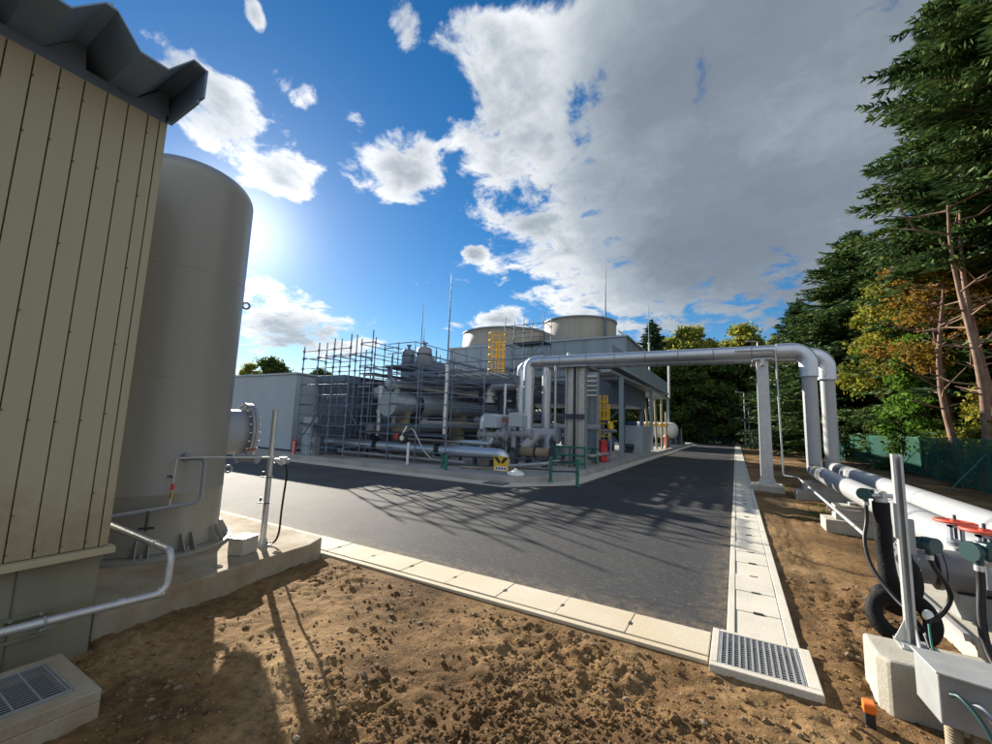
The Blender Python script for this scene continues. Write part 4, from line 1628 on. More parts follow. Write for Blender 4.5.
# concrete block under the strut and the pull box next to it
t_ = thing('anchor_block', 'pale chamfered concrete block carrying the galvanised strut', 'block', (0.96, 3.78, 0))
mb = MB()
mb.prism([(0.715, 3.965, -0.12), (0.715, 3.64, -0.12), (0.765, 3.565, -0.12), (1.3, 3.565, -0.12), (1.3, 3.965, -0.12)], (0, 0, 0.42))
mb.build('block', 'concrete', t_, bevel=0.02)
t_ = thing('pull_box', 'galvanised cable pull box raised on conduits in the bottom right corner', 'cable box', (1.2, 3.3, 0.1))
mb = MB()
mb.prism([(0.845, 3.445, 0.20), (0.865, 3.175, 0.20), (1.9, 2.90, 0.20), (1.9, 3.40, 0.20)], (0, 0, 0.24))
mb.build('box', 'galvanised_dull', t_, bevel=0.006)
mb = MB()
mb.prism([(0.835, 3.455, 0.441), (0.857, 3.163, 0.441), (1.9, 2.885, 0.441), (1.9, 3.415, 0.441)], (0, 0, 0.012))
mb.build('lid', 'galvanised', t_, bevel=0.003)
for (x_, y_) in ((0.925, 3.235), (1.01, 3.20), (1.22, 3.13)):
    mb = MB()
    prof = []
    z_ = -0.10
    while z_ < 0.186:
        prof += [(0.036, z_), (0.036, z_ + 0.006), (0.030, z_ + 0.008), (0.030, z_ + 0.013)]
        z_ += 0.015
    mb.lathe((x_, y_, 0), (0, 0, 1), prof, 16, True, True, True)
    mb.build('corrugated_duct', 'stained_concrete', t_)
for pts, r_, mm in (([(0.905, 3.160, 0.36), (0.93, 3.11, 0.37), (0.975, 3.02, 0.30), (1.01, 2.94, 0.15), (1.03, 2.88, 0.0)], 0.010, 'teal'),
                    ([(0.97, 3.142, 0.34), (1.0, 3.09, 0.345), (1.05, 3.0, 0.26), (1.09, 2.92, 0.10), (1.1, 2.88, 0.0)], 0.013, 'grey_paint')):
    mb = MB()
    mb.tube(spline(pts, 8), r_, 10)
    mb.build('cable', mm, t_)
t_ = thing('survey_marker', 'small orange plastic marker block stuck in the brown soil', 'marker', (0.625, 3.42, 0))
mb = MB()
mb.prism([(0.598, 3.395, 0.045), (0.655, 3.395, 0.045), (0.655, 3.455, 0.045), (0.598, 3.455, 0.045)], (0.0, 0, 0.045))
mb.prism([(0.600, 3.397, 0.0905), (0.653, 3.397, 0.0905), (0.653, 3.453, 0.0905), (0.600, 3.453, 0.0905)], (0, 0.012, 0.006))
mb.build('cap', 'orange', t_, bevel=0.006)
mb = MB()
mb.bx(0.604, 0.649, 3.40, 3.45, -0.06, 0.0445)
mb.build('stake', 'black', t_)

# road end furniture
def lamp(label, x, y, h, arm):
    t_ = thing('street_lamp', label, 'street lamp', (x, y, 0))
    mb = MB()
    mb.cyl((x, y, 0), (x, y, h), 0.075, 0.05, n=12)
    mb.build('pole', 'galvanised', t_)
    mb = MB()
    mb.tube(rounded([(x, y, h - 0.05), (x, y, h + 0.05), (x - arm, y, h + 0.12)], 0.1), 0.04, 8)
    mb.build('arm', 'galvanised', t_)
    mb = MB()
    mb.bx(x - arm - 0.35, x - arm, y - 0.11, y + 0.11, h + 0.06, h + 0.17)
    mb.build('lamp_head', 'grey_paint', t_, bevel=0.03)


lamp('tall slim street lamp behind the right bridge column', 1.55, 34.5, 8.0, 0.35)
lamp('shorter street lamp at the far end of the road gutter', 0.91, 53.3, 5.85, 0.45)
t_ = thing('camera_pole', 'short pole with a little white camera near the far road end', 'pole', (1.3, 54.0, 0))
mb = MB()
mb.cyl((1.3, 54, 0), (1.3, 54, 4.05), 0.07, n=10)
mb.build('pole', 'galvanised', t_)
mb = MB()
mb.bx(1.0, 1.25, 53.85, 54.0, 2.85, 3.05)
mb.build('camera', 'white_paint', t_, bevel=0.03)
t_ = thing('roadside_cabinet', 'grey metal cabinet on the verge beside the far poles', 'cabinet', (1.75, 50.5, 0))
mb = MB()
mb.bx(1.4, 2.2, 50.2, 50.8, 0.0, 1.5)
mb.build('body', 'grey_paint', t_, bevel=0.02)
mb = MB()
mb.bx(1.37, 2.23, 50.15, 50.85, 1.503, 1.56)
mb.build('roof', 'grey_paint', t_)

# green netting fences
def net_fence(label, pts, h=1.65, step=2.0):
    t_ = thing('net_fence', label, 'fence', (pts[0][0], pts[0][1], 0))
    P = [Vector((*p, 0)) for p in pts]
    line = []
    for i in range(len(P) - 1):
        n_ = max(1, int((P[i + 1] - P[i]).length / step))
        for k in range(n_):
            line.append(P[i].lerp(P[i + 1], k / n_))
    line.append(P[-1])
    mb = MB()
    sub = []
    for i in range(len(line) - 1):
        for k in range(8):
            sub.append((line[i].lerp(line[i + 1], k / 8), (k / 8)))
    sub.append((line[-1], 0))
    vs_, fs_ = [], []
    rows = 4
    for i, (p, f) in enumerate(sub):
        sag = math.sin(f * PI) * 0.05
        dirn = (P[-1] - P[0]).normalized()
        nn = Vector((-dirn.y, dirn.x, 0))
        for r_ in range(rows + 1):
            z_ = 0.06 + (h - 0.06 - sag) * r_ / rows
            wob = 0.05 * math.sin(f * PI) * math.sin(i * 0.7 + r_) * (1 if 0 < r_ < rows else 0.3)
            vs_.append(p + nn * (wob + 0.03) + Vector((0, 0, z_)))
    for i in range(len(sub) - 1):
        for r_ in range(rows):
            a = i * (rows + 1) + r_
            fs_.append((a, a + rows + 1, a + rows + 2, a + 1))
    mb.add(vs_, fs_, True)
    mb.build('netting', 'green_net', t_)
    for i, p in enumerate(line):
        mb = MB()
        mb.cyl(p, p + Vector((0, 0, h + 0.05)), 0.026, n=8)
        if i % 3 == 1:
            mb.bar(p + Vector((-0.9, 0.1, 0)), p + Vector((0, 0, h * 0.75)), 0.03)
        mb.build('fence_post', 'green_paint', t_)
    mb = MB()
    for i in range(len(line) - 1):
        for z_ in (0.08, h):
            mb.bar(line[i] + Vector((0, 0, z_)), line[i + 1] + Vector((0, 0, z_)), 0.025)
    mb.build('rail', 'green_paint', t_)


net_fence('green netting fence between the ground pipes and the tree belt, right of the risers', [(6.3, 14.5), (6.55, 18.4), (6.9, 25.0), (6.3, 29.5), (6.05, 33.0)])
net_fence('far green netting fence seen between bridge column and the risers', [(5.95, 34.2), (6.0, 50.0), (5.5, 62.0)], 1.7, 3.0)
net_fence('long green netting fence across the far end of the road', [(4.6, 63.0), (-20, 64.5)], 1.9, 3.0)
# ---------------------------------------------------------------- process plant
ZS = 0.20
# large smooth enclosure at the left
t_ = thing('enclosure', 'large pale grey flat sided equipment enclosure at the left end of the plant', 'enclosure', (-18, 12, ZS))
mb = MB()
x = -22.0
while x < -16.01:
    x2 = min(x + 1.2, -16.0)
    mb.bx(x + 0.003, x2 - 0.003, 10.9, 10.95, 0.28, 3.42)
    x = x2
mb.bx(-22, -16.002, 10.953, 17.8, 0.28, 3.40)
mb.build('wall', 'box_cladding', t_, bevel=0.006)
mb = MB()
mb.bx(-22.1, -15.94, 10.84, 18.2, 3.425, 3.50)
mb.build('roof', 'box_cladding', t_)
mb = MB()
mb.bx(-21.95, -16.05, 10.97, 17.5, ZS, 0.278)
mb.build('base', 'dark_steel', t_)

# louvred equipment house
t_ = thing('equipment_house', 'long dark louvred equipment house behind the scaffolding', 'building', (-15.5, 14, ZS))
mb = MB()
mb.bx(-15.95, -14.30, 12.0, 30.0, ZS, 3.15)
mb.build('wall', 'louvre', t_)
for (xa, xb, za, zb) in ((-15.9, -14.4, 2.25, 3.05), (-15.9, -14.4, 1.15, 1.95), (-15.9, -14.4, 0.3, 0.95)):
    mb = MB()
    z_ = za
    while z_ < zb:
        mb.obx(((xa + xb) / 2, 11.985, z_), ((xb - xa) / 2, 0, 0), (0, 0.02, 0.016), (0, 0.003, -0.004))
        z_ += 0.10
    mb.build('louvre', 'rack_steel', t_)
for k in range(6):
    y0 = 12.4 + 2.9 * k
    mb = MB()
    mb.bx(-14.297, -14.26, y0, y0 + 2.3, 1.7, 2.9)
    mb.build('side_panel', 'blue_steel', t_, bevel=0.01)
mb = MB()
mb.bx(-16.0, -14.15, 11.8, 30.2, 3.15, 3.46)
mb.build('roof_edge', 'blue_steel', t_, bevel=0.01)
t_ = thing('safety_board', 'narrow red notice board with white characters on the scaffold corner', 'sign', (-15.0, 10.36, 0.2))
mb = MB()
mb.bx(-15.10, -14.86, 10.34, 10.355, 0.12, 0.76)
mb.build('board', 'red', t_)
mb = MB()
for k in range(4):
    z0 = 0.20 + 0.135 * k
    mb.bx(-15.04, -14.92, 10.335, 10.339, z0, z0 + 0.018)
    mb.bx(-15.04, -14.92, 10.335, 10.339, z0 + 0.05, z0 + 0.066)
    mb.bx(-15.0, -14.965, 10.3345, 10.339, z0 - 0.01, z0 + 0.085)
mb.build('lettering', 'white_mark', t_)
t_ = thing('control_cabinet', 'white control cabinet with square gauges behind the red notice board', 'cabinet', (-14.6, 10.8, 0.2))
mb = MB()
mb.bx(-14.95, -14.45, 10.65, 10.95, 0.2, 1.65)
mb.build('body', 'box_cladding', t_, bevel=0.01)
mb = MB()
mb.bx(-14.40, -14.02, 10.55, 10.8, 0.15, 0.92)
mb.build('side_box', 'grey_paint', t_, bevel=0.01)
mb = MB()
for z_ in (0.32, 0.54, 0.76):
    mb.bx(-14.28, -14.14, 10.535, 10.549, z_ - 0.05, z_ + 0.05)
mb.build('gauge', 'white_mark', t_)

# ------------------------------------------------------ scaffolding
def scaffold(label, rows, zs, top, deck=None, pole='blue_steel', par_cap=100, braces=()):
    """rows: list of polylines of standards; ledgers join neighbours in a row, transoms join rows"""
    p0 = rows[0][0]
    t_ = thing('scaffold', label, 'scaffold', (p0[0], p0[1], ZS))
    for r_ in rows:
        for i, p in enumerate(r_):
            tp = top(p) if callable(top) else top
            mb = MB()
            mb.cyl((p[0], p[1], 0.18), (p[0] + 0.01, p[1], tp), 0.024, n=7)
            for z_ in zs:
                if z_ < tp:
                    mb.cyl((p[0], p[1], z_ - 0.05), (p[0], p[1], z_ + 0.05), 0.045, n=7)
            mb.build('standard', pole, t_)
    mb = MB()
    for r_ in rows:
        for i in range(len(r_) - 1):
            a, b_ = r_[i], r_[i + 1]
            for z_ in zs:
                if z_ < min(top(a) if callable(top) else top, top(b_) if callable(top) else top):
                    mb.cyl((a[0], a[1], z_), (b_[0], b_[1], z_), 0.019, n=6)
    for k in range(len(rows) - 1):
        for a, b_ in zip(rows[k], rows[k + 1]):
            for z_ in zs[::2]:
                mb.cyl((a[0], a[1], z_ + 0.05), (b_[0], b_[1], z_ + 0.05), 0.024, n=6)
    mb.build('ledgers', pole, t_)
    if braces:
        mb = MB()
        for a, b_ in braces:
            mb.cyl(a, b_, 0.022, n=6)
        mb.build('braces', pole, t_)
    for d in (deck or ()):
        mb = MB()
        n_ = max(1, int(round((d[3] - d[2]) / 0.26)))
        for k in range(n_):
            ya = d[2] + (d[3] - d[2]) * k / n_
            mb.bx(d[0], d[1], ya + 0.01, ya + (d[3] - d[2]) / n_ - 0.01, d[4] - 0.045, d[4])
        mb.build('deck', 'dark_steel', t_)
    return t_


xs_ = [-15.0, -14.1, -13.2, -12.3]
scaffold('bare scaffold frame of thin steel tubes at the left corner of the plant',
         [[(x, 10.45) for x in xs_], [(x, 11.5) for x in xs_]], [0.55, 1.0, 1.35, 1.75, 2.1, 2.5, 2.9, 3.55, 3.95, 4.25],
         lambda p: 4.45 + 0.12 * (p[0] + 15) + 0.35 * (p[1] - 10.45), deck=[(-15.0, -12.3, 10.5, 11.45, 1.40)],
         braces=[((-15, 10.42, 0.5), (-13.2, 10.42, 2.5)), ((-12.3, 11.53, 0.6), (-14.1, 11.53, 2.9))])
ys2 = [12.6, 14.0, 15.4, 16.8, 18.2, 19.6, 21.0, 22.4]
scaffold('long scaffold run with walkway decks following the equipment house',
         [[(-14.15, y) for y in ys2], [(-13.3, y) for y in ys2]], [1.1, 1.9, 2.7, 3.4, 3.9, 4.4, 4.9],
         lambda p: 5.15 + 0.03 * (p[1] - 12.6), deck=[(-14.15, -13.3, 12.6, 22.4, 3.62)],
         braces=[((-13.28, 12.6, 1.1), (-13.28, 15.4, 3.4)), ((-13.28, 18.2, 1.1), (-13.28, 15.4, 3.4)), ((-13.28, 18.2, 1.1), (-13.28, 21.0, 3.4))])
scaffold('tall scaffold tower with two boarded platforms in front of the cooling towers',
         [[(-11.95, 21.6), (-10.7, 21.6), (-9.45, 21.6)], [(-11.95, 22.8), (-10.7, 22.8), (-9.45, 22.8)]],
         [1.2, 2.2, 3.2, 4.0, 4.9, 5.7, 6.35, 7.0, 7.5], 8.1, deck=[(-11.4, -9.4, 21.6, 22.8, 6.45), (-12, -9.4, 21.6, 22.8, 4.95)],
         braces=[((-11.95, 21.57, 4.0), (-9.45, 21.57, 6.3)), ((-9.45, 21.57, 4.0), (-11.95, 21.57, 6.3))])
scaffold('scaffold of blue grey tubes standing in front of the long vessel',
         [[(-12.3, 11.2), (-10.9, 11.2), (-9.6, 11.2), (-8.3, 11.2)], [(-12.3, 12.6), (-10.9, 12.9), (-9.6, 13.2), (-8.3, 13.5)]],
         [0.6, 1.15, 1.45, 1.75, 2.2, 2.6, 3.0, 3.3, 3.6], lambda p: 4.3 - 0.14 * (p[0] + 12.3), deck=[(-12.3, -8.3, 11.25, 12.5, 1.2)])

# roof level walkway with small vessels
t_ = thing('roof_walkway', 'steel roof walkway with railings carrying small vessels above the long vessel', 'walkway', (-12.4, 14, ZS))
mb = MB()
mb.bx(-13.15, -13.05, 13.1, 26.0, 3.86, 4.0)
mb.bx(-11.6, -11.5, 13.1, 26.0, 3.86, 4.0)
y_ = 13.1
while y_ < 26:
    mb.bx(-13.05, -11.6, y_, y_ + 0.025, 3.95, 3.99)
    y_ += 0.10 if y_ > 14.7 else 0.04
mb.build('deck', 'rack_steel', t_)
for k in range(10):
    y_ = 13.15 + 1.4 * k
    mb = MB()
    mb.cyl((-11.55, y_, 4.0), (-11.55, y_, 4.95), 0.02, n=6)
    mb.build('railing_post', 'blue_steel', t_)
mb = MB()
for dz in (0.5, 0.93):
    mb.cyl((-11.55, 13.15, 4.0 + dz), (-11.55, 25.8, 4.0 + dz), 0.018, n=6)
    mb.cyl((-13.1, 13.15, 4.0 + dz), (-11.55, 13.15, 4.0 + dz), 0.018, n=6)
mb.build('handrail', 'blue_steel', t_)
for x_, y_ in ((-13.05, 13.3), (-11.6, 18.5), (-11.6, 25.0)):
    mb = MB()
    mb.bx(x_ - 0.07, x_ + 0.07, y_ - 0.07, y_ + 0.07, ZS, 3.86)
    mb.build('leg', 'rack_steel', t_)


def drum(label, x, y, z0, z1, r, m_='grey_paint', group=None, name='vertical_vessel'):
    t_ = thing(name, label, 'vessel', (x, y, z0), group)
    mb = MB()
    h = z1 - z0
    mb.lathe((x, y, z0), (0, 0, 1), [(r * 0.5, -0.0), (r, 0.1 * h), (r, 0.86 * h), (r * 0.85, 0.94 * h), (r * 0.4, 0.99 * h), (0.02, h)], 24)
    mb.build('shell', m_, t_)
    mb = MB()
    mb.cyl((x, y, z1 - 0.02), (x, y, z1 + 0.16), r * 0.22, n=10)
    mb.disc((x, y, z1 + 0.17), (0, 0, 1), r * 0.4, 0.04, 14)
    mb.build('top_nozzle', m_, t_)
    mb = MB()
    mb.disc((x, y, z0 + h * 0.62), (0, 0, 1), r * 1.07, 0.05, 24)
    mb.build('band', 'dark_steel', t_)


drum('dark blue grey upright vessel on the roof walkway, left one of two', -12.75, 14.1, 4.0, 4.85, 0.30, 'blue_steel')
drum('grey upright vessel on the roof walkway, right one of two', -12.0, 14.3, 4.0, 4.95, 0.33, 'grey_paint')
t_ = thing('fan_unit', 'boxy grey fan unit beside the upright vessels on the walkway', 'fan unit', (-13.6, 15, 3.5))
mb = MB()
mb.bx(-14.2, -12.4, 15.2, 16.6, 3.5, 4.5)
mb.build('casing', 'blue_steel', t_, bevel=0.02)
mb = MB()
mb.cyl((-13.3, 15.9, 4.5), (-13.3, 15.9, 4.75), 0.5, n=24)
mb.build('fan_ring', 'grey_paint', t_)

# ------------------------------------------------------ long horizontal vessel
t_ = thing('horizontal_vessel', 'long grey horizontal vessel with blind end cover inside the plant', 'vessel', (-12, 12, ZS))
vx, vz = -11.9, 2.27
mb = MB()
mb.lathe((vx, 12.25, vz), (0, 1, 0), [(0.46, 0), (0.46, 1.1)], 40)
mb.lathe((vx, 13.75, vz), (0, 1, 0), [(0.50, 0), (0.50, 0.55), (0.40, 1.0), (0.40, 9.5)], 40)
mb.build('shell', 'aluminium', t_)
mb = MB()
mb.disc((vx, 12.12, vz), (0, 1, 0), 0.485, 0.07, 40)
mb.disc((vx, 12.21, vz), (0, 1, 0), 0.485, 0.07, 40)
mb.build('end_cover', 'box_cladding', t_)
mb = MB()
mb.disc((vx, 13.42, vz), (0, 1, 0), 0.56, 0.08, 40)
mb.disc((vx, 13.55, vz), (0, 1, 0), 0.56, 0.08, 40)
mb.disc((vx, 13.68, vz), (0, 1, 0), 0.56, 0.06, 40)
mb.build('flange', 'dark_steel', t_)
mb = MB()
mb.cyl((vx, 12.6, vz + 0.4), (vx, 12.6, vz + 0.72), 0.12, n=16)
mb.disc((vx, 12.6, vz + 0.72), (0, 0, 1), 0.2, 0.06, 18)
mb.cyl((vx, 12.5, vz - 0.8), (vx, 12.5, vz - 0.4), 0.09, n=16)
mb.build('nozzle', 'grey_paint', t_)
for y_ in (12.9, 17.0, 21.0):
    mb = MB()
    mb.bx(vx - 0.42, vx + 0.42, y_ - 0.1, y_ + 0.1, 1.45, 1.98)
    mb.bx(vx - 0.3, vx + 0.3, y_ - 0.15, y_ + 0.15, ZS, 1.45)
    mb.build('saddle', 'stained_concrete', t_)
# second bundle behind it
t_ = thing('horizontal_vessel', 'thinner pale horizontal vessel above and left of the big one', 'vessel', (-13.3, 12.6, ZS))
mb = MB()
mb.lathe((-13.25, 12.7, 2.75), (0, 1, 0), [(0.05, -0.06), (0.2, -0.02), (0.27, 0.06), (0.27, 6.0)], 28)
mb.build('shell', 'grey_paint', t_)
for y_ in (13.4, 16.0):
    mb = MB()
    mb.bx(-13.4, -13.1, y_ - 0.1, y_ + 0.1, ZS, 2.55)
    mb.build('saddle', 'rack_steel', t_)

# low bright pipe along the front
t_ = thing('front_pipe', 'long shiny insulated pipe lying low along the front of the plant', 'pipe', (-10, 11.55, ZS))
mb = MB()
mb.lathe((-14.62, 11.62, 0.68), (1, 0, 0), [(0.03, -0.16), (0.11, -0.12), (0.165, -0.04), (0.18, 0.05), (0.18, 2.7)], 28)
mb.cyl((-11.72, 11.62, 0.68), (-8.95, 11.62, 0.68), 0.18, n=28)
mb.tube(rounded([(-8.78, 11.62, 0.68), (-6.3, 11.62, 0.68), (-6.3, 11.62, 0.25)], 0.3, 8), 0.185, 28)
mb.build('jacket', 'aluminium', t_)
for x_ in (-11.82, -8.87):
    mb = MB()
    mb.disc((x_, 11.62, 0.68), (1, 0, 0), 0.235, 0.15, 28)
    mb.build('flange', 'black', t_)
for x_ in (-13.9, -12.4, -10.4, -7.4):
    mb = MB()
    mb.bx(x_ - 0.05, x_ + 0.05, 11.55, 11.69, ZS, 0.52)
    mb.build('stand', 'dark_steel', t_)
t_ = thing('top_pipe', 'slender silver pipe running just above the shiny front pipe to the valve boxes', 'pipe', (-8, 11.9, ZS))
mb = MB()
mb.pipe([(-11.2, 11.95, 0.98), (-7.0, 11.95, 0.98), (-6.95, 11.95, 1.18)], 0.075, 0.15, 16)
mb.build('jacket', 'aluminium', t_)
for x_ in (-10.6, -8.2):
    mb = MB()
    mb.bx(x_ - 0.03, x_ + 0.03, 11.9, 12.0, ZS, 0.9)
    mb.build('stand', 'dark_steel', t_)

# control valves with boxed actuators
def boxed_valve(label, x, y, zc):
    t_ = thing('control_valve', label, 'valve', (x, y, ZS), 'boxed control valves beside the left risers')
    mb = MB()
    mb.prism([(x - 0.24, y - 0.2, zc + 0.10), (x + 0.24, y - 0.2, zc + 0.10), (x + 0.24, y - 0.2, zc + 0.46), (x + 0.10, y - 0.2, zc + 0.56), (x - 0.24, y - 0.2, zc + 0.54)], (0, 0.42, 0))
    mb.build('actuator_box', 'box_cladding', t_, bevel=0.012)
    mb = MB()
    mb.cyl((x - 0.45, y, zc - 0.13), (x + 0.55, y, zc - 0.13), 0.11, n=18)
    mb.cyl((x - 0.12, y, zc - 0.13), (x - 0.12, y, 0.9), 0.10, n=16)
    mb.build('body', 'grey_paint', t_)
    mb = MB()
    for xx in (x - 0.45, x - 0.22, x + 0.24, x + 0.5):
        mb.disc((xx, y, zc - 0.13), (1, 0, 0), 0.18, 0.045, 20)
    mb.build('flange', 'grey_paint', t_)
    mb = MB()
    mb.cyl((x, y, zc - 0.1), (x, y, zc + 0.1), 0.06, n=12)
    mb.build('yoke', 'dark_steel', t_)
    mb = MB()
    mb.bx(x - 0.05, x + 0.05, y - 0.05, y + 0.05, ZS, zc - 0.2)
    mb.build('stand', 'dark_steel', t_)
    return t_


boxed_valve('grey boxed control valve standing farther left of the silver risers', -7.0, 12.0, 1.40)
boxed_valve('grey boxed control valve right against the foot of the silver risers', -6.22, 12.3, 1.46)
t_ = thing('hand_valve_pair', 'red hand wheels on thin stems between the two boxed control valves', 'valves', (-6.7, 12.6, ZS))
for k, (x_, y_) in enumerate(((-6.75, 12.5), (-6.45, 12.7), (-6.95, 12.8))):
    mb = MB()
    mb.torus((x_, y_, 1.72 + 0.02 * k), (0, 0, 1), 0.17, 0.018, 18, 6)
    for j in range(3):
        a = 2 * PI * j / 3
        mb.bar((x_, y_, 1.72 + 0.02 * k), (x_ + 0.17 * math.cos(a), y_ + 0.17 * math.sin(a), 1.72 + 0.02 * k), 0.025)
    mb.build('handwheel', 'red', t_)
mb = MB()
for k, (x_, y_) in enumerate(((-6.75, 12.5), (-6.45, 12.7), (-6.95, 12.8))):
    mb.cyl((x_, y_, 0.9), (x_, y_, 1.73), 0.03, n=8)
    mb.cyl((x_, y_, 1.25), (x_, y_, 1.45), 0.09, n=12)
    mb.cyl((x_ - 0.2, y_, 1.1), (x_ + 0.2, y_, 1.1), 0.09, n=14)
    mb.cyl((x_, y_, ZS), (x_, y_, 1.0), 0.05, n=8)
mb.build('body', 'grey_paint', t_)
# foot of the risers: tee with slanted branch
t_ = thing('riser_tee', 'pale pipe tee with slanted branch at the foot of the left risers', 'pipe tee', (-6.6, 13.6, ZS))
mb = MB()
mb.cyl((-7.9, 14.55, 1.28), (-5.7, 14.55, 1.28), 0.24, n=28)
mb.cyl((-6.5, 14.4, 1.2), (-6.75, 12.9, 0.45), 0.20, n=24)
mb.cyl((-7.75, 15.6, 1.3), (-7.75, 15.6, 1.6), 0.24, n=24)
mb.cyl((-7.75, 15.6, 1.4), (-7.4, 14.6, 1.28), 0.2, n=20)
mb.build('body', 'pipe_white', t_)
mb = MB()
for x_ in (-7.9, -5.7):
    mb.disc((x_, 14.55, 1.28), (1, 0, 0), 0.32, 0.06, 28)
mb.build('flange', 'grey_paint', t_)
mb = MB()
mb.bx(-7.6, -7.4, 14.45, 14.65, ZS, 1.05)
mb.bx(-5.95, -5.8, 14.45, 14.65, ZS, 1.05)
mb.build('stand', 'rack_steel', t_)
t_ = thing('standing_riser', 'single pale upright pipe between the silver risers and the twin columns', 'pipe', (-6.62, 15.6, ZS))
mb = MB()
mb.cyl((-6.62, 15.6, 1.28), (-6.62, 15.6, 3.95), 0.18, n=28)
mb.build('pipe_run', 'aluminium', t_)
mb = MB()
mb.lathe((-6.62, 15.6, ZS), (0, 0, 1), [(0.16, 0), (0.16, 0.3), (0.30, 0.36), (0.30, 0.95), (0.22, 1.1)], 24)
mb.build('valve_body', 'grey_paint', t_)
t_ = thing('flexible_joint', 'ribbed metal pipe joint lying between the tee and the twin columns', 'pipe joint', (-5.9, 13.2, ZS))
mb = MB()
prof = []
for k in range(26):
    prof += [(0.155 + (0.02 if k % 2 else 0), 0.045 * k)]
mb.lathe((-6.45, 13.0, 0.72), (1, 0, 0), prof, 24)
mb.build('bellows', 'stained_concrete', t_)
mb = MB()
for x_ in (-6.48, -5.85, -5.3):
    mb.disc((x_, 13.0, 0.72), (1, 0, 0), 0.22, 0.05, 24)
mb.build('flange', 'dark_steel', t_)
mb = MB()
mb.bx(-6.2, -6.05, 12.9, 13.1, ZS, 0.56)
mb.bx(-5.6, -5.45, 12.9, 13.1, ZS, 0.56)
mb.build('stand', 'dark_steel', t_)

# twin columns
t_ = thing('twin_columns', 'pair of tall pale steel columns holding the bridge pipes by the plant corner', 'columns', (-5.07, 14.75, ZS))
for x_ in (-5.28, -4.86):
    mb = MB()
    hcol(mb, x_, 14.75, ZS, 3.80, 0.30, 0.34)
    mb.build('column', 'galvanised', t_)
mb = MB()
mb.bx(-5.6, -4.55, 14.4, 16.2, 3.80, 3.87)
mb.build('cap_beam', 'galvanised_dull', t_)
for z_ in (1.9,):
    mb = MB()
    mb.bx(-5.45, -4.69, 14.56, 14.577, z_, z_ + 0.18)
    mb.build('batten', 'dark_steel', t_)
mb = MB()
mb.cyl((-5.07, 14.55, 0.3), (-5.07, 14.55, 3.8), 0.03, n=8)
mb.build('conduit', 'black', t_)
t_ = thing('back_column', 'single grey steel column with ladder rungs behind the twin columns', 'column', (-5.1, 17, ZS))
mb = MB()
hcol(mb, -5.1, 17.0, ZS, 3.9, 0.38, 0.34)
mb.build('column', 'tower_grey', t_)
mb = MB()
for k in range(5):
    mb.bx(-5.3, -4.9, 16.8, 16.825, 2.9 + 0.2 * k, 2.96 + 0.2 * k)
mb.build('rung', 'white_paint', t_)
# slim pipes standing up near the column
for (x_, y_, z1_, lab) in ((-5.95, 14.9, 4.0, 'thin vent pipe clamped left of the twin columns'),
                           (-6.05, 16.6, 4.6, 'thin vent pipe poking above the bridge pipe, left of the pair'),
                           (-5.75, 16.6, 4.5, 'thin vent pipe poking above the bridge pipe, right of the pair')):
    t_ = thing('vent_pipe', lab, 'pipe', (x_, y_, ZS))
    mb = MB()
    mb.cyl((x_, y_, ZS), (x_, y_, z1_), 0.045, n=10)
    mb.build('pipe_run', 'galvanised', t_)
    mb = MB()
    mb.cyl((x_, y_, z1_), (x_, y_, z1_ + 0.12), 0.075, n=10)
    mb.build('cap', 'galvanised', t_)

# ------------------------------------------------------ side gantry with screen wall and its columns
t_ = thing('side_gantry', 'sloping looking grey clad gantry on slim columns along the right side of the plant', 'gantry', (-5.2, 20, ZS))
mb = MB()
mb.bx(-5.06, -5.0, 19.6, 38.6, 4.72, 5.62)
mb.build('cladding', 'tower_grey', t_)
mb = MB()
mb.bx(-5.0 + 0.003, -4.92, 19.5, 38.7, 4.60, 4.72)
mb.bx(-6.3, -5.0, 19.6, 38.6, 4.60, 4.66)
mb.build('upper_rail', 'box_cladding', t_)
mb = MB()
mb.bx(-5.0, -4.9, 24.0, 38.8, 4.22, 4.34)
mb.bx(-6.4, -5.002, 19.4, 38.8, 4.22, 4.36)
mb.build('lower_rail', 'galvanised_dull', t_)
mb = MB()
mb.bx(-9.0, -5.1, 21.0, 21.12, 4.05, 4.21)
mb.build('cross_beam', 'tower_grey', t_)
for y_ in (21.4, 30.0, 38.3):
    mb = MB()
    mb.bx(-5.08, -4.88, y_ - 0.1, y_ + 0.1, ZS, 4.215)
    mb.build('column', 'tower_grey', t_)
mb = MB()
mb.cyl((-4.95, 38.9, 4.3), (-4.95, 38.9, 8.6), 0.09, n=8)
mb.build('end_mast', 'white_paint', t_)
for x_, y_ in ((-7.6, 21.06), (-9.0, 21.06)):
    mb = MB()
    mb.bx(x_ - 0.08, x_ + 0.08, y_ - 0.08, y_ + 0.08, ZS, 4.05)
    mb.build('column', 'tower_grey', t_)

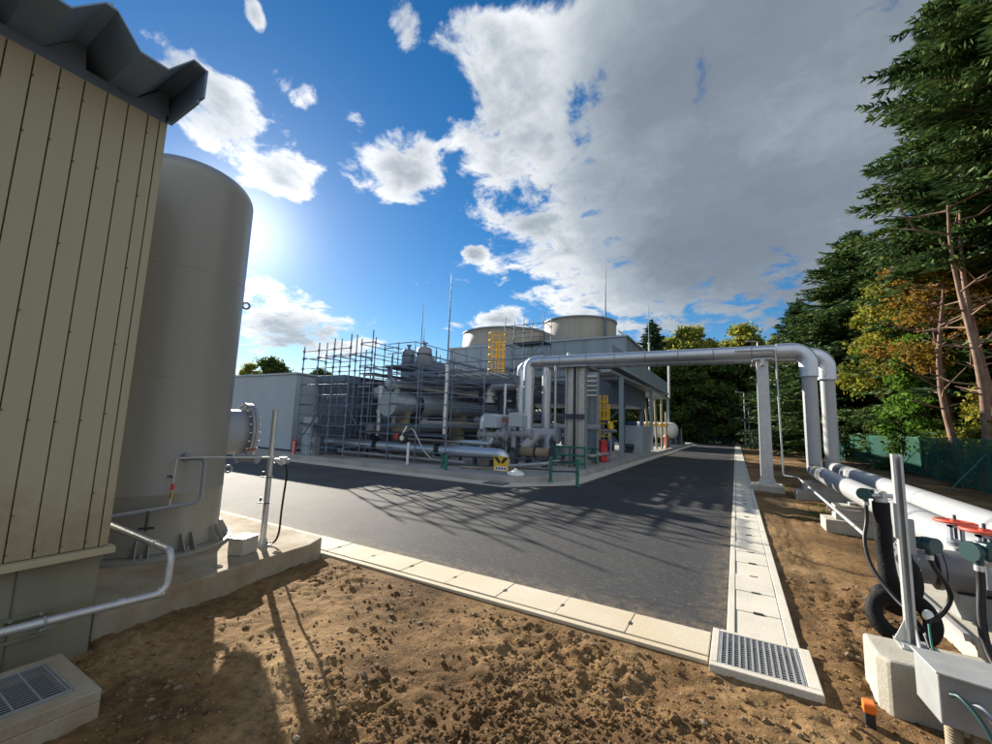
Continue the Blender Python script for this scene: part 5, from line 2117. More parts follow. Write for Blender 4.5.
# ------------------------------------------------------ cooling towers
t_ = thing('cooling_tower', 'wide grey cooling tower casing behind the pipework carrying two tan stacks', 'cooling tower', (-12, 26, ZS))
mb = MB()
mb.bx(-18.2, -5.4, 24.5, 31.0, 4.7, 6.95)
mb.build('casing', 'tower_grey', t_)
mb = MB()
mb.bx(-18.1, -5.5, 24.6, 30.9, 3.0, 4.697)
mb.build('louvres', 'louvre', t_)
mb = MB()
x_ = -18.0
while x_ < -5.5:
    mb.bx(x_, x_ + 0.05, 24.46, 24.498, 4.72, 6.9)
    x_ += 1.25
mb.build('casing_ribs', 'tower_grey', t_)
mb = MB()
mb.bx(-18.3, -5.3, 24.4, 31.1, 6.953, 7.05)
mb.build('deck_edge', 'box_cladding', t_)
for x_ in (-17.5, -14.5, -11.5, -8.5, -5.7):
    for y_ in (24.8, 30.5):
        mb = MB()
        mb.bx(x_ - 0.12, x_ + 0.12, y_ - 0.12, y_ + 0.12, ZS, 3.0)
        mb.build('leg', 'rack_steel', t_)
mb = MB()
for x_ in (-17.5, -14.5, -11.5, -8.5):
    mb.bar((x_, 24.8, 0.4), (x_ + 3, 24.8, 2.95), 0.08)
    mb.bar((x_ + 3, 24.8, 0.4), (x_, 24.8, 2.95), 0.08)
mb.build('bracing', 'rack_steel', t_)


def stack(label, x, y, r, z0, z1):
    t_ = thing('fan_stack', label, 'fan stack', (x, y, z0), 'round cooling tower fan stacks')
    mb = MB()
    mb.lathe((x, y, 0), (0, 0, 1), [(r, z0), (r * 0.995, z1), (r * 0.995 - 0.06, z1), (r - 0.06, z0)], 72, False, False)
    mb.build('shell', 'stack_tan', t_)
    mb = MB()
    mb.lathe((x, y, 0), (0, 0, 1), [(r + 0.01, z1 - 0.02), (r + 0.06, z1 - 0.02), (r + 0.06, z1 + 0.06), (r - 0.08, z1 + 0.06)], 48, False, False, False)
    mb.build('rim', 'tower_grey', t_)
    mb = MB()
    mb.lathe((x, y, 0), (0, 0, 1), [(r + 0.05, z0), (r + 0.05, z0 + 0.12), (r - 0.02, z0 + 0.12)], 48, False, False, False)
    mb.lathe((x, y, 0), (0, 0, 1), [(r - 0.1, z0 + 0.1), (0.1, z0 + 0.1)], 48, False, False, False)
    mb.build('skirt', 'tower_grey', t_)


stack('left tan fan stack, partly hidden behind the yellow ladder', -15.2, 28.0, 3.5, 7.05, 8.35)
stack('right tan fan stack, larger in view above the bridge pipes', -9.35, 27.8, 2.5, 7.05, 8.75)
t_ = thing('deck_stair', 'sloping handrail brace dropping off the right cooling tower stack', 'handrail', (-6.5, 27, 7))
mb = MB()
mb.bar((-6.85, 28.6, 8.3), (-5.45, 29.0, 7.1), 0.10)
mb.bar((-6.85, 28.6, 7.7), (-5.45, 29.0, 7.05), 0.05)
mb.build('rail', 'white_paint', t_)
# caged ladders
def caged_ladder(label, x, y, z0, z1, r=0.42):
    t_ = thing('caged_ladder', label, 'ladder', (x, y, z0), 'yellow caged ladders')
    mb = MB()
    for s_ in (-0.22, 0.22):
        mb.bar((x + s_, y, z0), (x + s_, y, z1), 0.06)
    z_ = z0 + 0.2
    while z_ < z1:
        mb.bar((x - 0.22, y, z_), (x + 0.22, y, z_), 0.035)
        z_ += 0.3
    mb.build('rungs', 'yellow', t_)
    mb = MB()
    z_ = z0 + 1.0
    while z_ <= z1 + 0.4:
        mb.torus((x, y - 0.3, z_), (0, 0, 1), r, 0.026, 20, 5)
        z_ += 0.42
    for k in range(7):
        a = 2 * PI * k / 7
        mb.bar((x + r * math.cos(a), y - 0.3 + r * math.sin(a), z0 + 1.0), (x + r * math.cos(a), y - 0.3 + r * math.sin(a), z1 + 0.4), 0.035)
    mb.build('cage', 'yellow', t_)


caged_ladder('tall yellow caged ladder rising in front of the left tan stack', -11.6, 20.4, 3.2, 6.35, 0.48)
caged_ladder('low yellow caged ladder framed between the twin columns and the slim canopy column', -5.45, 20.0, 1.0, 2.75, 0.22)
t_ = thing('steel_braces', 'pale crossed steel braces at the foot of the low yellow ladder', 'brace', (-5.5, 19.8, ZS))
mb = MB()
for a, b_ in (((-6.2, 19.7, 1.6), (-5.5, 19.7, 1.0)), ((-4.9, 19.7, 1.7), (-5.5, 19.7, 1.2)), ((-5.95, 19.6, 2.9), (-5.5, 19.6, 0.3)), ((-5.4, 19.6, 1.2), (-5.3, 19.6, 0.2)), ((-5.62, 19.6, 1.2), (-5.6, 19.6, 0.2))):
    mb.bar(a, b_, 0.07)
mb.build('braces', 'beige_trim', t_)
# silver elbow pipe behind the ladder
for (lab, pts, r_, mm) in (
        ('silver pipe with rounded elbow crossing high behind the front risers', [(-10.15, 17, 2.6), (-10.15, 17, 3.36), (-8.3, 17, 3.45), (-8.3, 17.8, 3.45)], 0.2, 'aluminium'),
        ('bright silver pipe lying on the roof edge of the equipment house', [(-13.9, 16.0, 3.62), (-13.9, 30.0, 3.62)], 0.14, 'aluminium'),
        ('pale pipe crossing level behind the single upright pipe', [(-9.0, 16.2, 1.55), (-4.6, 16.2, 1.6)], 0.13, 'pipe_white'),
        ('grey pipe running back under the long vessel', [(-12.9, 12.2, 1.25), (-12.9, 24.0, 1.25)], 0.15, 'grey_paint'),
        ('grey pipe running back at knee height right of the vessel saddles', [(-9.8, 12.6, 0.75), (-9.8, 25.0, 0.75)], 0.16, 'tower_grey'),
        ('dark pipe hanging just under the roof walkway', [(-11.3, 13.1, 3.55), (-11.3, 24.0, 3.55)], 0.12, 'rack_steel'),
        ('thin grey pipe below the shiny front pipe', [(-13.6, 11.35, 0.36), (-7.6, 11.35, 0.36)], 0.05, 'grey_paint'),
        ('thin brown conduit snaking over the slab by the yellow board', [(-7.5, 11.0, 0.26), (-6.3, 11.1, 0.3), (-5.6, 11.9, 0.3), (-4.9, 12.2, 0.3)], 0.04, 'stained_concrete'),
        ('pale pipe lying slanted across the slab near the dome lid', [(-6.5, 11.6, 0.3), (-4.9, 11.5, 0.52), (-4.9, 12.6, 0.52)], 0.05, 'pipe_white')):
    t_ = thing('process_pipe', lab, 'pipe', pts[0])
    mb = MB()
    mb.pipe(pts, r_, r_ * 2.2, 16, 6)
    mb.build('pipe_run', mm, t_)
    mb = MB()
    a, b_ = Vector(pts[0]), Vector(pts[1])
    d = (b_ - a).normalized()
    for f in (0.0, 0.45):
        p = a.lerp(b_, f)
        mb.disc(p + d * 0.03, d, r_ * 1.5, 0.05, 16)
        mb.disc(p + d * 0.09, d, r_ * 1.5, 0.05, 16)
    mb.build('flange', mm, t_)
for k, (lab, pts, r_, mm) in enumerate((
        ('silver header pipe running back above the long vessel on its left', [(-12.75, 12.9, 3.2), (-12.75, 24.0, 3.2)], 0.17, 'aluminium'),
        ('silver pipe dropping from the header down to the front pipe', [(-12.4, 12.2, 3.0), (-12.4, 12.2, 1.0)], 0.09, 'aluminium'),
        ('pale pipe running back level with the vessel underside', [(-10.9, 13.0, 1.55), (-10.9, 23.0, 1.55)], 0.12, 'pipe_white'),
        ('silver pipe stepping up behind the left boxed valve', [(-7.9, 12.8, 0.6), (-7.9, 12.8, 1.9), (-7.9, 16.0, 1.9)], 0.10, 'aluminium'),
        ('silver pipe crossing behind the long vessel at the right', [(-11.2, 17.5, 1.75), (-8.4, 17.5, 1.75), (-8.4, 17.5, 0.4)], 0.14, 'aluminium'),
        ('thin silver riser left of the silver bridge risers', [(-8.2, 15.0, 0.3), (-8.2, 15.0, 3.4), (-8.2, 18.0, 3.4)], 0.06, 'aluminium'),
        ('grey pipe turning down behind the flexible joint', [(-5.9, 14.0, 0.35), (-5.9, 14.0, 1.25), (-5.9, 16.5, 1.25)], 0.10, 'grey_paint'),
        ('thin pale pipe low between twin columns and back column', [(-6.0, 15.6, 0.55), (-4.7, 15.6, 0.55), (-4.7, 19.5, 0.55)], 0.06, 'pipe_white'),
        ('silver pipe climbing the cooling tower casing right of the tall ladder', [(-10.3, 24.2, 3.2), (-10.3, 24.2, 5.6), (-6.2, 24.2, 5.6)], 0.11, 'aluminium'),
        ('pale pipe running level across the cooling tower casing at the left', [(-17.5, 24.2, 5.3), (-11.2, 24.2, 5.3)], 0.09, 'pipe_white'),
        ('silver pipe along the walkway edge behind the vessels', [(-11.7, 16.0, 4.2), (-11.7, 25.0, 4.2)], 0.10, 'aluminium'))):
    t_ = thing('process_pipe', lab, 'pipe', pts[0])
    mb = MB()
    mb.pipe(pts, r_, r_ * 2.2, 16, 6)
    mb.build('pipe_run', mm, t_)
    mb = MB()
    q0, q1 = Vector(pts[0]), Vector(pts[1])
    dv = (q1 - q0).normalized()
    for f in (0.02, 0.5):
        pq = q0.lerp(q1, f)
        mb.disc(pq, dv, r_ * 1.5, 0.05, 16)
        mb.disc(pq + dv * 0.06, dv, r_ * 1.5, 0.05, 16)
    mb.build('flange', mm, t_)
    mb = MB()
    zb_ = min(p[2] for p in pts)
    pq = q0.lerp(q1, 0.7)
    if pq.z - r_ > ZS + 0.15 and abs(dv.z) < 0.5 and pq.z < 2.0:
        mb.bx(pq.x - 0.04, pq.x + 0.04, pq.y - 0.04, pq.y + 0.04, ZS, pq.z - r_)
        mb.build('stand', 'dark_steel', t_)
# steel frame tying the rack together
t_ = thing('pipe_rack', 'blue grey steel pipe rack filling the middle of the plant', 'pipe rack', (-10, 15, ZS))
for x_ in (-13.0, -10.4, -7.9):
    for y_ in ((15.0, 18.5, 22.0) if x_ < -12 else (18.5, 22.0)):
        mb = MB()
        hcol(mb, x_, y_, ZS, 3.5, 0.2, 0.2, 0.02, 0.02)
        mb.build('column', 'rack_steel', t_)
mb = MB()
for y_ in (15.0, 18.5, 22.0):
    for z_ in (1.9, 3.3):
        mb.bx(-13.2, -7.7, y_ - 0.08, y_ + 0.08, z_, z_ + 0.18) if y_ > 16 or z_ > 3 else None
for x_ in (-13.0, -10.4, -7.9):
    for z_ in (2.1, 3.5):
        mb.bx(x_ - 0.07, x_ + 0.07, 14.8, 24.0, z_, z_ + 0.16)
mb.build('beams', 'rack_steel', t_)
mb = MB()
for x_ in np.arange(-12.7, -8.0, 0.42):
    mb.cyl((x_, 14.2, 3.62), (x_, 24.0, 3.62), 0.05 + 0.03 * random.random(), n=8)
mb.build('small_pipes', 'grey_paint', t_)
t_ = thing('platform_railing', 'blue grey railing and grating along the plant top below the cooling tower', 'railing', (-10, 19, 3.7))
mb = MB()
for y_ in (16.5, 20.5):
    for z_ in (4.1, 4.55):
        mb.cyl((-12.5, y_, z_), (-7.6, y_, z_), 0.022, n=6)
mb.build('handrail', 'blue_steel', t_)
for x_ in np.arange(-12.5, -7.5, 0.98):
    for y_ in (16.5, 20.5):
        mb = MB()
        mb.cyl((x_, y_, 3.6), (x_, y_, 4.57), 0.022, n=6)
        mb.build('railing_post', 'blue_steel', t_)
mb = MB()
y_ = 16.5
while y_ < 20.5:
    mb.bx(-12.6, -7.6, y_, y_ + 0.03, 3.69, 3.73)
    y_ += 0.13
for x_ in (-12.6, -11.0, -9.3, -7.65):
    mb.bx(x_, x_ + 0.05, 16.5, 20.5, 3.64, 3.689)
mb.build('grating', 'dark_steel', t_)

# small machines scattered in the rack (each its own)
def pump(label, x, y, rot, s=1.0, m_='blue_paint'):
    t_ = thing('pump', label, 'pump', (x, y, ZS))
    c, sn = math.cos(rot), math.sin(rot)
    ax = Vector((c, sn, 0))
    q = Vector((-sn, c, 0))
    b0 = Vector((x, y, ZS))
    mb = MB()
    mb.obx(b0 + Vector((0, 0, 0.08)), ax * 0.65 * s, q * 0.25 * s, Vector((0, 0, 0.08)))
    mb.build('base', 'concrete', t_)
    mb = MB()
    mb.cyl(b0 + ax * 0.05 * s + Vector((0, 0, 0.42 * s)), b0 + ax * 0.55 * s + Vector((0, 0, 0.42 * s)), 0.2 * s, n=18)
    for k in range(7):
        mb.disc(b0 + ax * (0.1 + 0.06 * k) * s + Vector((0, 0, 0.42 * s)), ax, 0.225 * s, 0.02, 18)
    mb.obx(b0 + ax * 0.3 * s + Vector((0, 0, 0.20)), ax * 0.2 * s, q * 0.15 * s, Vector((0, 0, 0.06)))
    mb.build('motor', m_, t_)
    mb = MB()
    mb.cyl(b0 - ax * 0.35 * s + Vector((0, 0, 0.42 * s)), b0 + ax * 0.05 * s + Vector((0, 0, 0.42 * s)), 0.1 * s, n=14)
    mb.disc(b0 - ax * 0.35 * s + Vector((0, 0, 0.42 * s)), ax, 0.26 * s, 0.16 * s, 22)
    mb.cyl(b0 - ax * 0.35 * s + Vector((0, 0, 0.5 * s)), b0 - ax * 0.35 * s + Vector((0, 0, 0.95 * s)), 0.08 * s, n=14)
    mb.build('volute', 'grey_paint', t_)


pump('blue motor pump in shade right of the red extinguisher cover', -6.0, 20.8, 0.4, 1.4)
pump('grey pump standing behind the twin columns', -5.6, 16.0, 0.2, 1.0, 'grey_paint')
pump('grey pump low under the long vessel', -10.8, 12.7, 0.1, 0.9, 'grey_paint')
pump('dark pump half hidden behind the flexible joint', -7.6, 13.3, 1.2, 0.9, 'dark_steel')

for (lab, x_, y_, z_) in (('yellow lever valve on a short pipe between the silver risers and twin columns', -6.05, 16.9, 1.75),
                         ('yellow lever valve low beside the foot of the silver risers', -6.75, 13.0, 0.95),
                         ('yellow lever valve behind the twin columns on the right', -4.6, 17.8, 1.5)):
    t_ = thing('lever_valve', lab, 'valve', (x_, y_, ZS))
    mb = MB()
    mb.cyl((x_, y_, ZS), (x_, y_, z_), 0.05, n=10)
    mb.cyl((x_ - 0.25, y_, z_), (x_ + 0.25, y_, z_), 0.07, n=14)
    mb.build('body', 'grey_paint', t_)
    mb = MB()
    mb.lathe((x_, y_, z_), (0, 0, 1), [(0.11, 0.05), (0.12, 0.12), (0.12, 0.30), (0.08, 0.36)], 14)
    mb.bar((x_, y_, z_ + 0.36), (x_ + 0.3, y_ - 0.1, z_ + 0.42), 0.05)
    mb.build('lever', 'yellow', t_)
# hose gauge on a white post
t_ = thing('gauge_post', 'white post topped by a round black gauge with red rim near the front pipe', 'gauge', (-9.5, 10.7, ZS))
mb = MB()
mb.cyl((-9.5, 10.75, ZS), (-9.5, 10.75, 0.92), 0.045, n=12)
mb.build('post', 'white_paint', t_)
mb = MB()
mb.lathe((-9.66, 10.62, 1.06), (0.1, -1, 0), [(0.14, -0.05), (0.19, -0.05), (0.19, 0.03), (0.15, 0.05), (0.14, 0.03)], 28)
mb.build('dial', 'black', t_)
mb = MB()
mb.disc((-9.655, 10.583, 1.06), (0.1, -1, 0), 0.085, 0.01, 20)
mb.bar((-9.66, 10.6, 1.18), (-9.55, 10.68, 1.45), 0.05)
mb.build('face', 'white_mark', t_)
mb = MB()
mb.disc((-9.95, 10.7, 1.10), (0.5, -0.8, 0), 0.11, 0.05, 18)
mb.build('red_knob', 'red', t_)
mb = MB()
mb.tube(spline([(-9.5, 10.7, 1.3), (-9.25, 10.6, 1.38), (-9.0, 10.6, 1.1), (-8.75, 10.65, 0.7), (-8.45, 10.7, 0.45)], 8), 0.022, 8)
mb.build('hose', 'pipe_white', t_)

# green hand rails round the slab edge
def rail_post(label, x, y, z0, z1):
    t_ = thing('rail_post', label, 'railing post', (x, y, z0), 'green railing posts at the slab edge')
    mb = MB()
    mb.cyl((x, y, z0), (x, y, z1), 0.045, n=12)
    mb.build('post', 'green_paint', t_)
    mb = MB()
    mb.disc((x, y, z0 + 0.012), (0, 0, 1), 0.085, 0.024, 14)
    mb.build('foot', 'green_paint', t_)
    mb = MB()
    for z_ in (z0 + (z1 - z0) * 0.45, z1 - 0.07):
        mb.cyl((x, y, z_ - 0.035), (x, y, z_ + 0.035), 0.056, n=12)
    mb.build('rail_socket', 'green_paint', t_)


rail_post('bright green railing post left of the others, on the slab edge', -7.62, 10.36, 0.18, 0.66)
rail_post('dull green railing post just behind the leftmost bright one', -8.05, 10.75, 0.2, 0.66)
rail_post('green railing post between the dome lid and the plant corner', -4.5, 11.0, 0.10, 0.78)
rail_post('green railing post standing outermost on the chamfered kerb corner', -3.76, 11.1, 0.03, 0.76)
t_ = thing('railing_bars', 'dark horizontal railing bars joining the green posts', 'railing', (-6, 10.8, 0.3))
mb = MB()
for a, b_ in (((-7.62, 10.36), (-4.5, 11.0)), ((-4.5, 11.0), (-3.76, 11.1)), ((-8.05, 10.75), (-7.62, 10.36))):
    for z0_, z1_ in ((0.62, 0.70), (0.38, 0.42)):
        mb.cyl((*a, z0_), (*b_, z1_), 0.022, n=8)
mb.build('bars', 'dark_steel', t_)
t_ = thing('column_guard', 'green guard frame wrapped round the foot of the twin columns', 'guard frame', (-4.9, 14.2, ZS))
mb = MB()
for x_ in (-5.6, -5.1, -4.55):
    mb.cyl((x_, 14.2, ZS), (x_, 14.2, 0.95), 0.04, n=8)
for z_ in (0.35, 0.62, 0.9):
    mb.cyl((-5.6, 14.2, z_), (-4.55, 14.2, z_), 0.032, n=8)
mb.build('frame', 'green_paint', t_)
t_ = thing('a_frame_guard', 'small green A shaped guard beside the red extinguisher cover', 'guard frame', (-4.9, 15.8, ZS))
mb = MB()
mb.bar((-5.05, 16.2, ZS), (-4.92, 16.3, 0.75), 0.06)
mb.bar((-4.72, 16.2, ZS), (-4.86, 16.3, 0.75), 0.06)
mb.bar((-5.05, 16.25, 0.4), (-4.74, 16.25, 0.4), 0.05)
mb.bx(-5.1, -4.7, 16.22, 16.38, 0.75, 0.8)
mb.build('frame', 'green_paint', t_)
t_ = thing('warning_board', 'yellow and black warning board hung low on the railing', 'sign', (-5.87, 10.62, 0.3))
mb = MB()
mb.bx(-6.10, -5.63, 10.60, 10.615, 0.30, 0.71)
mb.build('board', 'yellow', t_)
mb = MB()
mb.bx(-6.06, -5.67, 10.594, 10.599, 0.315, 0.43)
mb.build('panel', 'white_mark', t_)
mb = MB()
mb.prism([(-6.08, 10.593, 0.69), (-5.98, 10.593, 0.69), (-5.87, 10.593, 0.55), (-5.92, 10.593, 0.50), (-6.08, 10.593, 0.66)], (0, 0.005, 0))
mb.prism([(-5.65, 10.593, 0.69), (-5.75, 10.593, 0.69), (-5.86, 10.593, 0.55), (-5.81, 10.593, 0.50), (-5.65, 10.593, 0.66)], (0, 0.005, 0))
for x_ in (-6.02, -5.93, -5.84, -5.75):
    mb.bx(x_, x_ + 0.055, 10.5885, 10.593, 0.35, 0.40)
mb.build('marking', 'black', t_)
t_ = thing('dome_lid', 'shallow white dome lid sitting on a low grey kerb box', 'lid', (-5.45, 10.75, ZS))
mb = MB()
mb.lathe((-5.45, 10.75, ZS + 0.02), (0, 0, 1), [(0.25, 0), (0.245, 0.03), (0.20, 0.08), (0.12, 0.12), (0.05, 0.135), (0.04, 0.17), (0.01, 0.175)], 28)
mb.build('dome', 'white_paint', t_)
mb = MB()
mb.disc((-5.45, 10.75, ZS + 0.01), (0, 0, 1), 0.29, 0.02, 28)
mb.build('rim', 'galvanised_dull', t_)
t_ = thing('kerb_inlet', 'dark kerb inlet with a steel cover at the plant corner', 'drain inlet', (-5.6, 10.0, 0.05))
mb = MB()
mb.bx(-5.95, -5.35, 9.78, 10.19, 0.0405, 0.062)
mb.build('cover', 'dark_steel', t_)
mb = MB()
for k in range(9):
    mb.bx(-5.92 + 0.064 * k, -5.89 + 0.064 * k, 9.80, 10.17, 0.0625, 0.07)
mb.build('bars', 'galvanised_dull', t_)

# fire point, hydrants and boxes along the right edge of the slab
t_ = thing('extinguisher_cover', 'red tapered extinguisher cover standing on the slab edge', 'fire extinguisher', (-4.9, 17.6, ZS))
mb = MB()
mb.prism([(-5.06, 17.45, ZS), (-4.70, 17.45, ZS), (-4.70, 17.75, ZS), (-5.06, 17.75, ZS)], (0, 0, 0.05))
mb.lathe((-4.88, 17.6, ZS), (0, 0, 1), [(0.25, 0.05), (0.20, 0.80), (0.21, 0.81), (0.20, 0.88), (0.04, 0.91)], 4)
mb.build('cover', 'red', t_, bevel=0.02)
mb = MB()
mb.cyl((-4.88, 17.6, ZS + 0.88), (-4.88, 17.6, ZS + 0.97), 0.03, n=10)
mb.bar((-4.96, 17.6, ZS + 0.97), (-4.80, 17.6, ZS + 0.99), 0.035)
mb.build('handle', 'black', t_)
t_ = thing('fire_hydrant', 'red upright fire hydrant near the far end of the slab', 'fire hydrant', (-4.6, 34, ZS))
mb = MB()
mb.lathe((-4.6, 34, ZS), (0, 0, 1), [(0.22, 0), (0.16, 0.06), (0.15, 0.75), (0.19, 0.78), (0.19, 0.9), (0.1, 1.05), (0.02, 1.1)], 18)
mb.build('barrel', 'red', t_)
mb = MB()
mb.cyl((-4.6, 34, 0.9), (-4.35, 33.8, 0.9), 0.08, n=12)
mb.build('outlet', 'red', t_)
t_ = thing('machine_enclosure', 'long plain grey machine enclosure under the side gantry', 'enclosure', (-5.1, 26.6, ZS))
mb = MB()
mb.bx(-6.05, -4.75, 25.6, 28.4, ZS, 1.78)
mb.build('casing', 'box_cladding', t_, bevel=0.03)
mb = MB()
mb.bx(-5.7, -5.2, 25.9, 26.4, 1.78, 2.05)
mb.build('top_unit', 'blue_paint', t_, bevel=0.02)
mb = MB()
mb.cyl((-5.9, 25.35, 0.55), (-5.2, 25.35, 0.55), 0.16, n=14)
mb.bx(-5.75, -5.3, 25.2, 25.59, ZS, 0.42)
mb.build('blower', 'dark_steel', t_)
t_ = thing('storage_vessel', 'white horizontal storage vessel lying at the far end under the gantry', 'tank', (-5.8, 38, ZS))
mb = MB()
mb.lathe((-7.6, 37.6, 1.55), (1, 0, 0), [(0.05, -0.3), (0.4, -0.22), (0.62, -0.05), (0.66, 0.15), (0.66, 3.0), (0.62, 3.2), (0.4, 3.4), (0.05, 3.48)], 28)
mb.build('shell', 'white_paint', t_)
mb = MB()
for x_ in (-7.1, -5.1):
    mb.bx(x_ - 0.12, x_ + 0.12, 37.2, 38.0, ZS, 1.05)
mb.build('saddle', 'concrete', t_)
for k, (x_, y_, lean, lab) in enumerate(((-5.35, 31.5, 0.35, 'leftmost pale stand pipe with yellow collar, leaning, near the far hydrant'),
                                         (-5.0, 32.3, 0.12, 'second pale stand pipe with yellow collar near the far hydrant'),
                                         (-4.75, 33.0, 0.0, 'upright pale stand pipe with yellow collar near the far hydrant'),
                                         (-4.5, 33.4, 0.0, 'shortest pale stand pipe with yellow collar right by the far hydrant'))):
    t_ = thing('stand_pipe', lab, 'pipe', (x_, y_, ZS), 'pale stand pipes with yellow collars')
    h = (4.1, 4.0, 4.0, 2.9)[k]
    mb = MB()
    mb.cyl((x_, y_, ZS), (x_ - lean, y_, h), 0.075, n=10)
    mb.build('pipe_run', 'beige_trim', t_)
    mb = MB()
    mb.cyl((x_ - lean * 0.5 - 0.12, y_, 1.9), (x_ - lean * 0.5 + 0.12, y_, 1.95), 0.12, n=10)
    mb.torus((x_ - lean * 0.5, y_, 2.0), (0, 0, 1), 0.16, 0.04, 12, 6)
    mb.build('collar', 'yellow', t_)
t_ = thing('pallet_stack', 'low dark stack of gear on the slab beyond the far hydrant', 'equipment', (-4.8, 44, ZS))
mb = MB()
for k in range(4):
    mb.bx(-5.6 + 0.02 * k, -4.4 - 0.1 * k, 43.5, 45.5, 0.2 + 0.3 * k, 0.42 + 0.3 * k)
mb.build('layers', 'dark_steel', t_, bevel=0.02)
mb = MB()
for x_ in (-5.5, -5.0, -4.5):
    mb.bar((x_, 43.4, 0.2), (x_, 43.4, 1.7), 0.06)
mb.build('posts', 'galvanised_dull', t_)

# lightning masts
def mast(label, x, y, zb, zm, zt, r=0.06, m_='white_paint'):
    t_ = thing('lightning_mast', label, 'mast', (x, y, zb), 'slim lightning masts')
    mb = MB()
    mb.cyl((x, y, zb), (x, y, zm), r, r * 0.8, n=12)
    mb.build('pole', m_, t_)
    mb = MB()
    mb.cyl((x, y, zm - 0.1), (x, y, zt), r * 0.55, r * 0.18, n=8)
    mb.build('rod', 'blue_steel', t_)
    mb = MB()
    mb.cyl((x, y, zm - 0.06), (x, y, zm + 0.06), r * 1.25, n=10)
    mb.build('collar', m_, t_)


mast('white based lightning mast at the front of the plant, tallest of the left masts', -9.13, 12.2, ZS, 3.72, 7.2, 0.065)
mast('thin lightning rod rising left of the white based mast', -17.1, 20.0, 3.46, 6.0, 9.4, 0.07, 'blue_steel')
mast('lightning rod on the right tan stack with a small collar', -7.1, 26.2, 7.0, 8.6, 12.3, 0.10, 'blue_steel')
mast('far lightning mast standing left of the tall fir behind the gantry', -7.6, 45.0, ZS, 10.5, 14.8, 0.11)
mast('short rod above the upright vessels on the roof walkway', -12.5, 14.8, 4.6, 5.3, 5.95, 0.035, 'blue_steel')

# distant buildings seen past the tall tank
t_ = thing('distant_building', 'far low building with brown roof glimpsed between tank and enclosure', 'building', (-60, 33, 0))
mb = MB()
mb.bx(-66, -54, 30.5, 38, 0, 4.0)
mb.build('wall', 'white_paint', t_)
mb = MB()
mb.prism([(-66.5, 30, 4.0), (-66.5, 38.5, 4.0), (-66.5, 34.2, 6.3)], (13, 0, 0))
mb.build('roof', 'brown_roof', t_)
mb = MB()
for k in range(4):
    mb.bx(-64.5 + 2.7 * k, -63.0 + 2.7 * k, 30.44, 30.498, 1.2, 2.6)
mb.build('window', 'dark_steel', t_)
t_ = thing('utility_skid', 'grey utility skid with small tanks beyond the tank manway', 'equipment', (-28, 16, ZS))
mb = MB()
mb.bx(-30, -25.5, 15, 18, ZS, 0.6)
mb.bx(-29.5, -28.0, 15.5, 17.5, 0.6, 2.9)
mb.build('frame', 'grey_paint', t_, bevel=0.03)
mb = MB()
mb.cyl((-26.8, 16.2, 0.6), (-26.8, 16.2, 2.6), 0.7, n=20)
mb.build('tank', 'white_paint', t_)
mb = MB()
mb.pipe([(-28.2, 15.4, 0.8), (-28.2, 15.2, 3.3), (-26.5, 15.2, 3.3), (-26.5, 15.2, 2.5)], 0.12, 0.3, 12)
mb.build('pipe_run', 'aluminium', t_)
# ---------------------------------------------------------------- trees
def quads(P, U, Vv):
    """P centre (n,3), U half-length vector, Vv half-width vector -> pointed leaf quads"""
    n = len(P)
    V_ = np.empty((n, 4, 3))
    V_[:, 0] = P - U
    V_[:, 1] = P + Vv
    V_[:, 2] = P + U
    V_[:, 3] = P - Vv
    return V_.reshape(-1, 3), np.arange(n * 4).reshape(-1, 4)


def unit(a):
    return a / np.maximum(np.linalg.norm(a, axis=-1, keepdims=True), 1e-9)


